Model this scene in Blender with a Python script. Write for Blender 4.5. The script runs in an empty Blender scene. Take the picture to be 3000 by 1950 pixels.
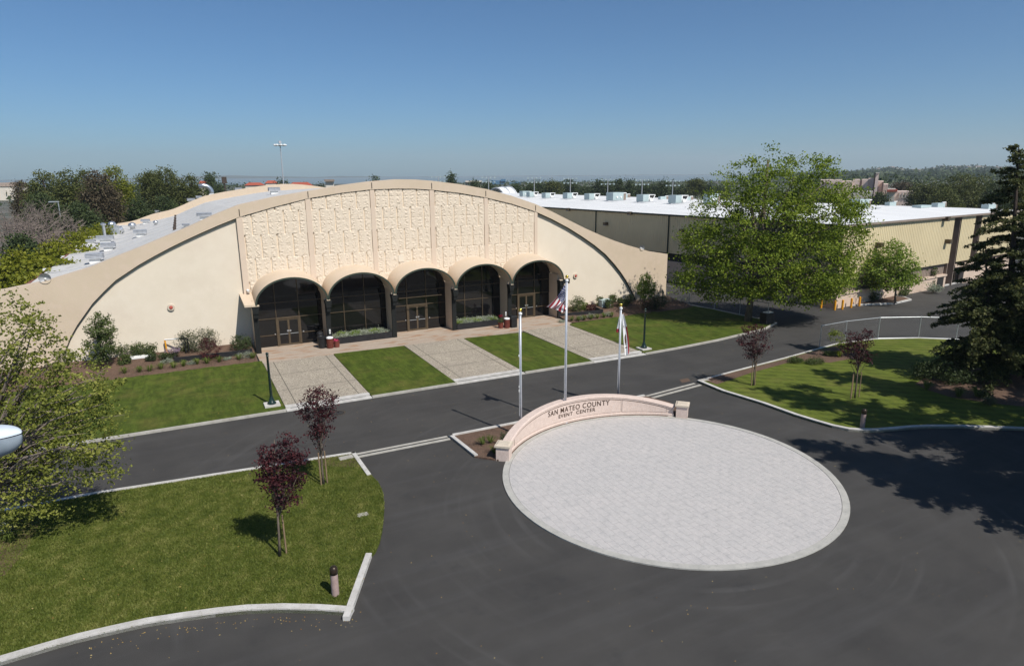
import bpy, math, random
import numpy as np
from mathutils import Vector, Matrix
random.seed(7); rng = np.random.default_rng(11)
SC = bpy.context.scene
COL = SC.collection
R = math.radians
# ------------------------------------------------------------------ camera model (metres; X along the hall front, Y into the hall)
FPX, PITCH, ROLL, TH, HC = 1914.83, 0.237053, -0.007657, R(26.737), 12.5
cp, sp = math.cos(PITCH), math.sin(PITCH); cr, sr = math.cos(ROLL), math.sin(ROLL)
_r = np.array([1, 0, 0.]); _f = np.array([0, cp, -sp]); _u = np.array([0, sp, cp])
_r2 = cr*_r + sr*_u; _u2 = -sr*_r + cr*_u
ct, st = math.cos(TH), math.sin(TH)
def _w(k): return np.array([k[0]*ct + k[1]*st, -k[0]*st + k[1]*ct, k[2]])
CR, CU, CF = _w(_r2), _w(_u2), _w(_f)
HF = np.array([st, ct, 0.]); HR = np.array([ct, -st, 0.])      # horizontal forward / right of the view
CAM = np.array([0, 0, HC])
def ray(px, py): return CR*(px-1500) - CU*(py-975) + CF*FPX
def G(px, py, z=0.0):
    d = ray(px, py); t = (z-HC)/d[2]; p = CAM + d*t; return np.array([p[0], p[1], z])
def G2(px, py, z=0.0): p = G(px, py, z); return (float(p[0]), float(p[1]))
def PV(px, py, v):
    d = ray(px, py); t = v/d[1]; p = CAM + d*t; return float(p[0]), float(p[2])
def hit(px, py, fn, t0=5, t1=400, n=4000):
    d = ray(px, py); d = d/np.linalg.norm(d)
    for t in np.linspace(t0, t1, n):
        p = CAM + d*t
        if p[2] <= fn(p[0], p[1]): return p
    return CAM + d*t1
def TP(px, py, base):                      # on the upright plane through base that faces the view
    d = ray(px, py); t = float((np.array(base)-CAM) @ HF)/float(d @ HF); return CAM + d*t
def depth(base): return float((np.array(base)-CAM) @ CF)
def far(px, dist):                          # ground point in the direction of a far thing
    d = ray(px, 520); h = np.array([d[0], d[1]]); h = h/np.linalg.norm(h)*dist; return np.array([h[0], h[1], 0.])

# ------------------------------------------------------------------ materials
MATS = {}
def _mix(nt, fac, a, b):
    m = nt.nodes.new('ShaderNodeMix'); m.data_type = 'RGBA'
    for s, v in (('Factor', fac), ('A', a), ('B', b)):
        i = [q for q in m.inputs if q.name == s and (q.type == 'RGBA' or s == 'Factor' and q.type == 'VALUE')][0]
        if hasattr(v, 'links'): nt.links.new(v, i)
        else: i.default_value = v if s == 'Factor' else (*v, 1)
    return [o for o in m.outputs if o.type == 'RGBA'][0]
def _noise(nt, vec, scale, detail=4, rough=.55, lo=.35, hi=.65, dist=0):
    n = nt.nodes.new('ShaderNodeTexNoise'); n.inputs['Scale'].default_value = scale
    n.inputs['Detail'].default_value = detail; n.inputs['Roughness'].default_value = rough
    n.inputs['Distortion'].default_value = dist
    nt.links.new(vec, n.inputs['Vector'])
    r = nt.nodes.new('ShaderNodeMapRange'); r.inputs[1].default_value = lo; r.inputs[2].default_value = hi
    nt.links.new(n.outputs[0], r.inputs[0]); return r.outputs[0]
def _vec(nt, sx=1, sy=1, sz=1, rz=0):
    g = nt.nodes.new('ShaderNodeNewGeometry'); m = nt.nodes.new('ShaderNodeMapping')
    m.inputs['Scale'].default_value = (sx, sy, sz); m.inputs['Rotation'].default_value = (0, 0, rz)
    nt.links.new(g.outputs['Position'], m.inputs['Vector']); return m.outputs[0]
def _math(nt, op, a, b=None):
    m = nt.nodes.new('ShaderNodeMath'); m.operation = op
    for i, v in enumerate((a, b)):
        if v is None: continue
        if hasattr(v, 'links'): nt.links.new(v, m.inputs[i])
        else: m.inputs[i].default_value = v
    return m.outputs[0]
def base_mat(name, rough=.8, metal=0, spec=.3):
    m = bpy.data.materials.new(name); m.use_nodes = True; nt = m.node_tree
    b = nt.nodes['Principled BSDF']; b.inputs['Roughness'].default_value = rough; b.inputs['Metallic'].default_value = metal
    b.inputs['Specular IOR Level'].default_value = spec; MATS[name] = m
    return m, nt, b
def mat(name, col, col2=None, scale=3., rough=.8, metal=0, spec=.3, bump=0., bscale=40., layers=(), stretch=(1, 1, 1), rz=0):
    m, nt, b = base_mat(name, rough, metal, spec)
    v = _vec(nt, *stretch, rz)
    c2 = col2 or tuple(x*.86 for x in col)
    c = _mix(nt, _noise(nt, v, scale), col, c2)
    for (lc, ls, lo, hi, amt) in layers:
        f = _math(nt, 'MULTIPLY', _noise(nt, v, ls, 5, .6, lo, hi), amt); c = _mix(nt, f, c, lc)
    nt.links.new(c, b.inputs['Base Color'])
    if bump:
        n = nt.nodes.new('ShaderNodeTexNoise'); n.inputs['Scale'].default_value = bscale; n.inputs['Detail'].default_value = 3
        nt.links.new(v, n.inputs['Vector'])
        bp = nt.nodes.new('ShaderNodeBump'); bp.inputs['Strength'].default_value = 1; bp.inputs['Distance'].default_value = bump
        nt.links.new(n.outputs[0], bp.inputs['Height']); nt.links.new(bp.outputs[0], b.inputs['Normal'])
    return m
def leaf(name, a, b_, c, trans=.35, rough=.6, nsc=.9, nw=.4):
    m, nt, b = base_mat(name, rough, 0, .25)
    g = nt.nodes.new('ShaderNodeNewGeometry'); cr_ = nt.nodes.new('ShaderNodeValToRGB')
    e = cr_.color_ramp.elements; e[0].color = (*a, 1); e[1].color = (*c, 1); e[0].position = .05; e[1].position = .95
    k = cr_.color_ramp.elements.new(.5); k.color = (*b_, 1)
    v = _vec(nt); n = _noise(nt, v, nsc, 4 if nw > .4 else 2, .6, .3, .7)
    f = _math(nt, 'ADD', _math(nt, 'MULTIPLY', g.outputs['Random Per Island'], 1-nw), _math(nt, 'MULTIPLY', n, nw))
    nt.links.new(f, cr_.inputs[0]); nt.links.new(cr_.outputs[0], b.inputs['Base Color'])
    t = nt.nodes.new('ShaderNodeBsdfTranslucent'); nt.links.new(cr_.outputs[0], t.inputs['Color'])
    mx = nt.nodes.new('ShaderNodeMixShader'); mx.inputs[0].default_value = trans
    nt.links.new(b.outputs[0], mx.inputs[1]); nt.links.new(t.outputs[0], mx.inputs[2])
    nt.links.new(mx.outputs[0], nt.nodes['Material Output'].inputs['Surface']); return m

M = {}
M['water'] = mat('bay_water', (.17, .22, .25), (.15, .20, .23), .002, rough=.7, spec=.3)  # pale matte tone, distance haze put into the water's colour
M['ground'] = mat('ground', (.10, .095, .075), (.07, .08, .05), .02, layers=[((.16, .15, .13), .06, .5, .62, .7)])
def lawn_mat(name, a, b, dry, rz, sharp, amp):
    m, nt, bs = base_mat(name, .85, 0, .15)
    v = _vec(nt)
    c = _mix(nt, _noise(nt, v, 14, 6, .75, .36, .64), a, b)
    v2 = _vec(nt, 1, .18, 1, rz)
    c = _mix(nt, _math(nt, 'MULTIPLY', _noise(nt, v2, 5, 3, .6, .42, .66), .45), c, tuple(x*1.7 for x in a))
    c = _mix(nt, _math(nt, 'MULTIPLY', _noise(nt, v, .5, 4, .6, .5, .74), .55), c, dry)
    c = _mix(nt, _math(nt, 'MULTIPLY', _noise(nt, v, 1.6, 3, .6, .45, .62), .35), c, tuple(x*.6 for x in b))
    w = nt.nodes.new('ShaderNodeTexWave'); w.inputs['Scale'].default_value = sharp; w.inputs['Distortion'].default_value = 1.2
    w.inputs['Detail'].default_value = 2
    vv = _vec(nt, 1, 1, 1, rz); nt.links.new(vv, w.inputs['Vector'])
    c = _mix(nt, _math(nt, 'MULTIPLY', w.outputs['Fac'], amp), c, tuple(x*1.55 for x in a))
    nt.links.new(c, bs.inputs['Base Color'])
    n = nt.nodes.new('ShaderNodeTexNoise'); n.inputs['Scale'].default_value = 45; n.inputs['Detail'].default_value = 4
    nt.links.new(v, n.inputs['Vector']); bp = nt.nodes.new('ShaderNodeBump'); bp.inputs['Distance'].default_value = .05
    nt.links.new(n.outputs[0], bp.inputs['Height']); nt.links.new(bp.outputs[0], bs.inputs['Normal'])
    return m
M['lawn'] = lawn_mat('lawn', (.078, .106, .014), (.036, .058, .006), (.19, .16, .045), R(12), .22, .14)
M['lawn_striped'] = lawn_mat('lawn_striped', (.105, .130, .020), (.062, .085, .012), (.21, .18, .055), R(-52), .42, .45)
def asphalt():
    m, nt, b = base_mat('asphalt', .78, 0, .35)
    v = _vec(nt)
    c = _mix(nt, _noise(nt, v, .35, 5, .6, .3, .7), (.031, .029, .027), (.054, .0505, .046))
    vs = _vec(nt, .12, 1.6, 1, R(-3)); c = _mix(nt, _math(nt, 'MULTIPLY', _noise(nt, vs, .9, 4, .6, .5, .75), .45), c, (.068, .066, .065))
    c = _mix(nt, _math(nt, 'MULTIPLY', _noise(nt, v, 60, 2, .5, .45, .7), .45), c, (.085, .082, .08))
    # curved scuffs left by turning tyres round the paved circle
    mp = nt.nodes.new('ShaderNodeVectorMath'); mp.operation = 'DISTANCE'; g = nt.nodes.new('ShaderNodeNewGeometry')
    nt.links.new(g.outputs['Position'], mp.inputs[0]); mp.inputs[1].default_value = (16.2, 18.6, 0)
    nz = nt.nodes.new('ShaderNodeTexNoise'); nz.noise_dimensions = '1D'; nz.inputs['Scale'].default_value = 2.2; nz.inputs['Detail'].default_value = 5
    nt.links.new(mp.outputs['Value'], nz.inputs['W'])
    rr = nt.nodes.new('ShaderNodeMapRange'); rr.inputs[1].default_value = .52; rr.inputs[2].default_value = .75; nt.links.new(nz.outputs[0], rr.inputs[0])
    f = _math(nt, 'MULTIPLY', rr.outputs[0], _noise(nt, v, .25, 3, .5, .45, .65))
    c = _mix(nt, _math(nt, 'MULTIPLY', f, .45), c, (.08, .077, .074))
    c = _mix(nt, _math(nt, 'MULTIPLY', _noise(nt, v, .8, 5, .65, .60, .72), .35), c, (.022, .022, .024))
    nt.links.new(c, b.inputs['Base Color'])
    n = nt.nodes.new('ShaderNodeTexNoise'); n.inputs['Scale'].default_value = 90; nt.links.new(v, n.inputs['Vector'])
    bp = nt.nodes.new('ShaderNodeBump'); bp.inputs['Distance'].default_value = .006; nt.links.new(n.outputs[0], bp.inputs['Height'])
    nt.links.new(bp.outputs[0], b.inputs['Normal']); return m
M['asphalt'] = asphalt()
def brick(name, c1, c2, mortar, bw, bh, ms, rz, rough, dirt):
    m, nt, b = base_mat(name, rough, 0, .3)
    v = _vec(nt, 1, 1, 1, rz)
    t = nt.nodes.new('ShaderNodeTexBrick'); t.inputs['Scale'].default_value = 1; t.inputs['Brick Width'].default_value = bw
    t.inputs['Row Height'].default_value = bh; t.inputs['Mortar Size'].default_value = ms; t.inputs['Mortar Smooth'].default_value = .6
    t.inputs['Color1'].default_value = (*c1, 1); t.inputs['Color2'].default_value = (*c2, 1); t.inputs['Mortar'].default_value = (*mortar, 1)
    nz = nt.nodes.new('ShaderNodeTexNoise'); nz.inputs['Scale'].default_value = 2.5
    va = nt.nodes.new('ShaderNodeVectorMath'); va.operation = 'MULTIPLY_ADD'; va.inputs[1].default_value = (.05, .05, 0)
    nt.links.new(v, nz.inputs['Vector']); nt.links.new(nz.outputs[1], va.inputs[0]); nt.links.new(v, va.inputs[2])
    nt.links.new(va.outputs[0], t.inputs['Vector'])
    c = _mix(nt, _math(nt, 'MULTIPLY', _noise(nt, v, .55, 5, .65, .35, .7), .6), t.outputs['Color'], dirt[0])
    c = _mix(nt, _math(nt, 'MULTIPLY', _noise(nt, v, .9, 6, .7, .38, .6), .75), c, tuple((p+q)/2 for p, q in zip(c1, dirt[0])))
    c = _mix(nt, _math(nt, 'MULTIPLY', _noise(nt, v, 3.2, 6, .75, .45, .72), .6), c, dirt[1])
    c = _mix(nt, _math(nt, 'MULTIPLY', _noise(nt, v, 11, 6, .75, .48, .7), .45), c, dirt[2])
    nt.links.new(c, b.inputs['Base Color'])
    bp = nt.nodes.new('ShaderNodeBump'); bp.inputs['Distance'].default_value = .007; bp.invert = True
    nt.links.new(t.outputs['Fac'], bp.inputs['Height']); nt.links.new(bp.outputs[0], b.inputs['Normal']); return m
M['plaza'] = brick('stamped_concrete', (.51, .478, .455), (.49, .46, .44), (.45, .42, .405), .62, .31, .012, R(90), .6,
                   ((.40, .39, .38), (.31, .305, .30), (.60, .565, .54)))
M['ring'] = mat('pale_concrete_ring', (.43, .415, .38), (.36, .35, .32), 2., layers=[((.24, .24, .23), 9, .55, .7, .5)], bump=.004, bscale=60)
M['kerb'] = mat('kerb_concrete', (.55, .53, .50), (.43, .41, .38), 2.5, layers=[((.40, .38, .35), 6, .55, .7, .4)], bump=.006, bscale=30)
M['kerb_low'] = mat('drain_concrete', (.42, .40, .36), (.33, .31, .27), 2.5, layers=[((.2, .19, .17), 12, .55, .7, .5)])
M['slot'] = mat('dark_slot', (.03, .03, .03))
M['aggregate'] = mat('exposed_aggregate', (.37, .32, .25), (.26, .225, .175), 5, layers=[((.58, .52, .42), 11, .50, .60, .85), ((.10, .085, .07), 13, .54, .62, .8), ((.30, .26, .21), .8, .4, .6, .5)], bump=.02, bscale=28)
M['agg_joint'] = mat('aggregate_joint', (.13, .115, .09))
M['entry'] = mat('stained_concrete', (.40, .325, .255), (.35, .28, .22), 1.2, layers=[((.30, .145, .06), 1.1, .50, .66, .75), ((.50, .42, .35), 6, .5, .7, .4)], stretch=(.55, 1.5, 1))
M['mulch'] = mat('bark_mulch', (.125, .075, .05), (.075, .045, .03), 9, rough=.95, layers=[((.22, .15, .11), 26, .52, .62, .8), ((.035, .022, .016), 20, .55, .65, .8), ((.16, .10, .07), .7, .4, .6, .5)], bump=.05, bscale=22)
M['wall'] = mat('smooth_stucco', (.69, .604, .485), (.66, .576, .46), .5, layers=[((.71, .625, .51), 1.6, .45, .65, .6), ((.64, .525, .425), .25, .55, .75, .4)], bump=.006, bscale=18)
M['fascia'] = mat('tan_stucco', (.57, .463, .345), (.54, .435, .32), .5, layers=[((.60, .48, .375), 2., .45, .65, .6), ((.50, .385, .28), .3, .55, .75, .4)], bump=.006, bscale=18)
M['relief'] = mat('relief_block', (.69, .585, .465), (.65, .55, .43), 3, layers=[((.56, .455, .355), 7, .55, .7, .5)], bump=.02, bscale=9)
M['pilaster'] = mat('pale_tan_stucco', (.63, .51, .40), (.60, .48, .375), .5, bump=.006, bscale=18)
M['soffit'] = M['fascia']
M['dark'] = mat('black_green_paint', (.011, .012, .0115), (.008, .009, .0085), 3, rough=.6)
M['planter'] = mat('black_stained_timber', (.022, .021, .023), (.014, .014, .015), 4, rough=.6, bump=.004, bscale=30)
M['bronze'] = mat('bronze_frame', (.115, .085, .054), (.09, .066, .042), 3, rough=.42, metal=.3, spec=.4)
m_, nt_, b_ = base_mat('tinted_glass', .04, 0, .5); b_.inputs['Base Color'].default_value = (.006, .006, .007, 1); M['glass'] = m_
M['steel'] = mat('brushed_steel', (.62, .64, .66), (.5, .52, .55), 8, rough=.3, metal=.9)
M['alu'] = mat('grey_aluminium_pole', (.46, .48, .52), (.40, .42, .46), 6, rough=.42, metal=.35)
M['galv'] = mat('galvanised_tube', (.50, .52, .53), (.42, .44, .45), 6, rough=.4, metal=.55)
M['gold'] = mat('gold_ball', (.85, .62, .12), (.8, .55, .1), 6, rough=.22, metal=1)
M['white'] = mat('white_enamel', (.78, .78, .76), (.72, .72, .70), 3, rough=.4)
M['duct'] = mat('bright_galvanised_sheet', (.62, .64, .66), (.5, .52, .55), 5, rough=.3, metal=.8)
M['vent'] = mat('vent_sheet_metal', (.46, .47, .49), (.38, .39, .41), 4, rough=.5, metal=.2)
M['roof'] = mat('grey_felt_roof', (.56, .545, .52), (.52, .505, .48), .6, layers=[((.40, .39, .375), 1.2, .56, .72, .5), ((.62, .60, .575), 4., .5, .7, .4)], stretch=(1, .25, 1), bump=.01, bscale=6)
M['seam'] = mat('roof_seam', (.60, .60, .60)); M['roof_white'] = mat('white_membrane_roof', (.70, .70, .69), (.64, .64, .635), .4, layers=[((.50, .50, .49), .9, .58, .75, .5)], stretch=(1, .2, 1), rz=R(-6.5))
M['hvac'] = mat('grey_green_hvac_paint', (.42, .50, .50), (.36, .44, .44), 1, rough=.5)
M['hvac_dark'] = mat('hvac_intake', (.03, .03, .03))
M['ribbed'] = mat('cream_ribbed_metal', (.64, .54, .34), (.59, .495, .31), .4, layers=[((.52, .43, .27), .3, .55, .75, .5)], rough=.55)
M['band'] = mat('brown_ribbed_band', (.26, .205, .165), (.21, .165, .135), 1)
M['lowwall'] = mat('peach_plaster', (.58, .45, .35), (.52, .40, .31), .6, bump=.004)
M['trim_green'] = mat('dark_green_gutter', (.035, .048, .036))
M['recess'] = mat('dark_recess', (.025, .024, .022))
M['pink'] = mat('pink_stucco', (.74, .58, .50), (.66, .52, .45), .3)
M['pinkdark'] = mat('brown_stone', (.16, .10, .085), (.12, .08, .07), .3)
M['redroof'] = mat('red_tile_roof', (.36, .085, .05), (.28, .07, .045), 1.5)
M['cream'] = mat('cream_render', (.62, .56, .48), (.55, .5, .43), .4)
M['blueglass'] = mat('blue_curtain_glass', (.09, .19, .30), (.07, .15, .25), .2, rough=.25)
M['tent'] = mat('white_tent_skin', (.75, .76, .77), (.68, .69, .7), .5)
M['granite'] = mat('pink_granite', (.62, .50, .435), (.56, .445, .385), 5, layers=[((.70, .59, .53), 22, .52, .66, .6), ((.34, .25, .22), 30, .55, .68, .5)], bump=.008, bscale=40)
M['granite_cap'] = mat('pale_stone_cap', (.58, .50, .40), (.5, .43, .34), 4, bump=.004)
M['letter'] = mat('dark_bronze_letter', (.075, .042, .028), (.06, .035, .022), 6, rough=.45)
M['lamp_green'] = mat('dark_green_pole_paint', (.010, .028, .022), (.008, .02, .016), 4, rough=.25, spec=.6)
M['bollard'] = mat('pinkish_concrete', (.36, .26, .235), (.30, .215, .195), 6, layers=[((.42, .33, .30), 30, .5, .65, .6)], bump=.004)
M['bollard_top'] = mat('dark_bronze_cap', (.05, .035, .025), (.04, .03, .02), 5, rough=.3, metal=.4)
M['yellow'] = mat('yellow_paint', (.74, .33, .012), (.66, .28, .01), 4, rough=.5)
M['urn'] = mat('red_brown_slats', (.17, .045, .03), (.12, .032, .022), 7, rough=.6)
M['black_plastic'] = mat('black_plastic', (.02, .02, .022), (.015, .015, .016), 4, rough=.4)
M['red'] = mat('red_enamel', (.45, .10, .07), (.40, .08, .06), 5, rough=.5)
M['bark'] = mat('grey_brown_bark', (.17, .135, .105), (.11, .085, .065), 6, layers=[((.26, .22, .18), 4, .5, .65, .6)], bump=.02, bscale=25, stretch=(1, 1, .3))
M['bark_dark'] = mat('dark_bark', (.075, .055, .045), (.05, .038, .03), 6, bump=.02, bscale=25, stretch=(1, 1, .3))
M['bark_pale'] = mat('pale_twig_bark', (.25, .20, .17), (.17, .135, .115), 3)
M['stake'] = mat('wooden_stake', (.26, .18, .11), (.2, .14, .085), 6, stretch=(1, 1, .2))
M['plum'] = leaf('plum_leaf', (.020, .006, .009), (.045, .012, .016), (.12, .028, .030), .25)
M['plum_red'] = leaf('red_maple_leaf', (.035, .008, .011), (.06, .012, .014), (.10, .018, .018), .25)
M['syc'] = leaf('broad_green_leaf', (.055, .094, .006), (.158, .220, .015), (.31, .36, .045), .40)
M['loquat'] = leaf('yellow_green_leaf', (.09, .112, .018), (.21, .235, .04), (.38, .37, .09), .42)
M['fresh'] = leaf('fresh_green_leaf', (.075, .125, .014), (.165, .24, .028), (.29, .36, .055), .4)
M['hedge'] = leaf('bright_hedge_leaf', (.075, .095, .008), (.17, .19, .014), (.29, .28, .03), .38)
M['fir'] = leaf('dark_conifer_needle', (.022, .033, .012), (.068, .084, .026), (.20, .195, .065), .3)
M['euc'] = leaf('olive_tree_leaf', (.040, .052, .014), (.085, .10, .024), (.15, .155, .045), .3)
M['euc2'] = leaf('brown_olive_leaf', (.045, .036, .022), (.085, .066, .038), (.14, .11, .065), .25)
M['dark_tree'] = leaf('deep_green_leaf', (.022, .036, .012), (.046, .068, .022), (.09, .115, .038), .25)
M['shrub'] = leaf('shrub_leaf', (.035, .055, .015), (.075, .105, .028), (.14, .17, .05), .32)
M['greyshrub'] = leaf('grey_green_shrub_leaf', (.075, .085, .045), (.13, .14, .075), (.23, .22, .14), .35)
M['lime'] = leaf('lime_shrub_leaf', (.09, .12, .012), (.16, .20, .02), (.27, .29, .04), .35)
M['lily'] = leaf('daylily_blade', (.07, .10, .02), (.12, .16, .03), (.20, .23, .055), .35)
M['silver'] = leaf('silver_leaf', (.17, .20, .145), (.26, .29, .21), (.38, .40, .31), .2)
M['lavender'] = leaf('mauve_flower', (.16, .11, .16), (.24, .17, .22), (.33, .25, .30), .2)
M['debris'] = leaf('fallen_leaf', (.20, .09, .025), (.38, .25, .07), (.5, .42, .2), .2)
M['flag_red'] = mat('flag_red', (.30, .018, .03), rough=.8); M['flag_white'] = mat('flag_white', (.72, .72, .72), rough=.8)
M['flag_blue'] = mat('flag_blue', (.025, .035, .13), rough=.8); M['flag_brown'] = mat('flag_brown', (.10, .06, .04), rough=.8)
M['hill'] = mat('wooded_hillside', (.030, .040, .020), (.018, .026, .015), .012, rough=1, layers=[((.075, .075, .045), .03, .52, .68, .6)], bump=8, bscale=.05)
M['mount'] = mat('dry_mountain', (.10, .11, .09), (.07, .08, .07), .002, rough=1)
M['blue_paint'] = mat('pale_lamp_housing', (.62, .68, .74), (.56, .62, .68), 6, rough=.35)
M['lens'] = mat('lamp_lens', (.30, .35, .40), (.25, .3, .34), 6, rough=.15)

# ------------------------------------------------------------------ object helpers
LOC = {}
def tag(o, label=None, cat=None, group=None, kind=None):
    if label: o['label'] = label
    if cat: o['category'] = cat
    if group: o['group'] = group
    if kind: o['kind'] = kind
    return o
def thing(name, label, cat, loc=(0, 0, 0), group=None):
    o = bpy.data.objects.new(name, None); COL.objects.link(o); o.location = tuple(float(q) for q in loc); o.empty_display_size = .2
    LOC[o.name] = np.array(loc, float); return tag(o, label, cat, group)
def raw(name, V, F, m, parent=None, smooth=False, slots=None, mi=None, origin=None):
    V = np.asarray(V, float)
    off = np.zeros(3)
    if parent is not None: off = LOC.get(parent.name, off)
    elif origin is not None: off = np.array(origin, float)
    me = bpy.data.meshes.new(name); me.from_pydata((V-off).tolist(), [], F)
    for s in (slots or [m]): me.materials.append(s)
    if mi is not None: me.polygons.foreach_set('material_index', mi)
    if smooth: me.polygons.foreach_set('use_smooth', [True]*len(me.polygons))
    me.update(); o = bpy.data.objects.new(name, me); COL.objects.link(o)
    if parent is not None:
        o.parent = parent; LOC[o.name] = off
    elif origin is not None: o.location = tuple(off); LOC[o.name] = off
    return o
class MB:
    def __init__(s): s.V = []; s.F = []
    def add(s, V, F):
        n = len(s.V); s.V += [tuple(map(float, v)) for v in V]; s.F += [tuple(i+n for i in f) for f in F]; return s
    def box(s, c, d, rz=0, taper=1.0):
        x, y, z = d[0]/2, d[1]/2, d[2]/2; k = taper
        P = [(-x, -y, -z), (x, -y, -z), (x, y, -z), (-x, y, -z), (-x*k, -y*k, z), (x*k, -y*k, z), (x*k, y*k, z), (-x*k, y*k, z)]
        a, b = math.cos(rz), math.sin(rz)
        P = [(c[0]+p[0]*a-p[1]*b, c[1]+p[0]*b+p[1]*a, c[2]+p[2]) for p in P]
        return s.add(P, [(0, 3, 2, 1), (4, 5, 6, 7), (0, 1, 5, 4), (1, 2, 6, 5), (2, 3, 7, 6), (3, 0, 4, 7)])
    def hexa(s, P): return s.add(P, [(0, 3, 2, 1), (4, 5, 6, 7), (0, 1, 5, 4), (1, 2, 6, 5), (2, 3, 7, 6), (3, 0, 4, 7)])
    def tube(s, p0, p1, r0, r1=None, n=8, cap=True):
        p0 = np.array(p0, float); p1 = np.array(p1, float); r1 = r0 if r1 is None else r1
        d = p1-p0; d = d/(np.linalg.norm(d)+1e-9); a = np.cross(d, [0, 0, 1.]) if abs(d[2]) < .9 else np.cross(d, [1., 0, 0]); a /= np.linalg.norm(a); b = np.cross(d, a)
        V = []
        for p, r in ((p0, r0), (p1, r1)):
            for k in range(n):
                t = 2*math.pi*k/n; V.append(p+r*(math.cos(t)*a+math.sin(t)*b))
        F = [(k, (k+1) % n, n+(k+1) % n, n+k) for k in range(n)]
        if cap: F += [tuple(range(n-1, -1, -1)), tuple(range(n, 2*n))]
        return s.add(V, F)
    def path(s, pts, rad, n=6):
        pts = [np.array(p, float) for p in pts]; V = []; 
        for i, p in enumerate(pts):
            d = pts[min(i+1, len(pts)-1)]-pts[max(i-1, 0)]; d = d/(np.linalg.norm(d)+1e-9)
            a = np.cross(d, [.3, .9, .2]); a /= np.linalg.norm(a)+1e-9; b = np.cross(d, a); r = rad[i] if hasattr(rad, '__len__') else rad
            for k in range(n):
                t = 2*math.pi*k/n; V.append(p+r*(math.cos(t)*a+math.sin(t)*b))
        F = [(i*n+k, i*n+(k+1) % n, (i+1)*n+(k+1) % n, (i+1)*n+k) for i in range(len(pts)-1) for k in range(n)]
        F += [tuple(range(n-1, -1, -1)), tuple(range((len(pts)-1)*n, len(pts)*n))]
        return s.add(V, F)
    def lathe(s, c, prof, n=16):
        V = [(c[0]+r*math.cos(2*math.pi*k/n), c[1]+r*math.sin(2*math.pi*k/n), c[2]+z) for r, z in prof for k in range(n)]
        F = [(i*n+k, i*n+(k+1) % n, (i+1)*n+(k+1) % n, (i+1)*n+k) for i in range(len(prof)-1) for k in range(n)]
        F += [tuple(range(n-1, -1, -1)), tuple(range((len(prof)-1)*n, len(prof)*n))]
        return s.add(V, F)
    def ball(s, c, r, n=10, sz=1): return s.lathe(c, [(max(r*math.sin(math.pi*i/n), 1e-4), -r*sz*math.cos(math.pi*i/n)) for i in range(n+1)], max(8, n))
    def prism(s, poly, z0, z1):
        n = len(poly); a = sum(poly[i][0]*poly[(i+1) % n][1]-poly[(i+1) % n][0]*poly[i][1] for i in range(n))
        if a < 0: poly = poly[::-1]
        zz = z1 if hasattr(z1, '__len__') else [z1]*n
        V = [(p[0], p[1], z0) for p in poly]+[(p[0], p[1], zz[i]) for i, p in enumerate(poly)]
        F = [tuple(range(n-1, -1, -1)), tuple(range(n, 2*n))]+[(i, (i+1) % n, n+(i+1) % n, n+i) for i in range(n)]
        return s.add(V, F)
    def wallpoly(s, poly, y0, y1):          # polygon in (x, z), thick along y
        n = len(poly); a = sum(poly[i][0]*poly[(i+1) % n][1]-poly[(i+1) % n][0]*poly[i][1] for i in range(n))
        if a < 0: poly = poly[::-1]
        V = [(p[0], y0, p[1]) for p in poly]+[(p[0], y1, p[1]) for p in poly]
        F = [tuple(range(n)), tuple(range(2*n-1, n-1, -1))]+[(i, n+i, n+(i+1) % n, (i+1) % n) for i in range(n)]
        return s.add(V, F)
    def band(s, lo, hi, y0, y1):            # strip between two (x, z) lines of equal length, thick along y
        n = len(lo); V = [(p[0], y0, p[1]) for p in lo]+[(p[0], y0, p[1]) for p in hi]+[(p[0], y1, p[1]) for p in lo]+[(p[0], y1, p[1]) for p in hi]
        F = []
        for i in range(n-1):
            F += [(i, i+1, n+i+1, n+i), (2*n+i+1, 2*n+i, 3*n+i, 3*n+i+1), (n+i, n+i+1, 3*n+i+1, 3*n+i), (i+1, i, 2*n+i, 2*n+i+1)]
        F += [(0, n, 3*n, 2*n), (n-1, 3*n-1, 4*n-1, 2*n-1)]
        return s.add(V, F)
    def build(s, name, m, parent=None, smooth=False, origin=None): return raw(name, s.V, s.F, m, parent, smooth, origin=origin)
def struct(name, mb, m): return tag(mb.build(name, m), kind='structure')
def strip(mb, pts, w, z0, z1, side=0):      # a kerb along pts; side -1 / 0 / 1 shifts it to the right / centre / left
    P = [np.array(p[:2], float) for p in pts]; n = len(P); L = []; Rr = []
    for i in range(n):
        d = P[min(i+1, n-1)]-P[max(i-1, 0)]; d /= np.linalg.norm(d); nn = np.array([-d[1], d[0]]); o = nn*side*w/2
        L.append(P[i]+o+nn*w/2); Rr.append(P[i]+o-nn*w/2)
    for i in range(n-1):
        q = [Rr[i], Rr[i+1], L[i+1], L[i]]
        mb.hexa([(*p, z0) for p in q]+[(*p, z1) for p in q])
    return mb
def dup(root, loc, label=None):
    r = root.copy(); COL.objects.link(r); r.location = tuple(float(q) for q in loc)
    if label: r['label'] = label
    for ch in list(root.children):
        c = ch.copy(); COL.objects.link(c); c.parent = r
        for g in ch.children:
            d = g.copy(); COL.objects.link(d); d.parent = c
    return r

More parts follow.
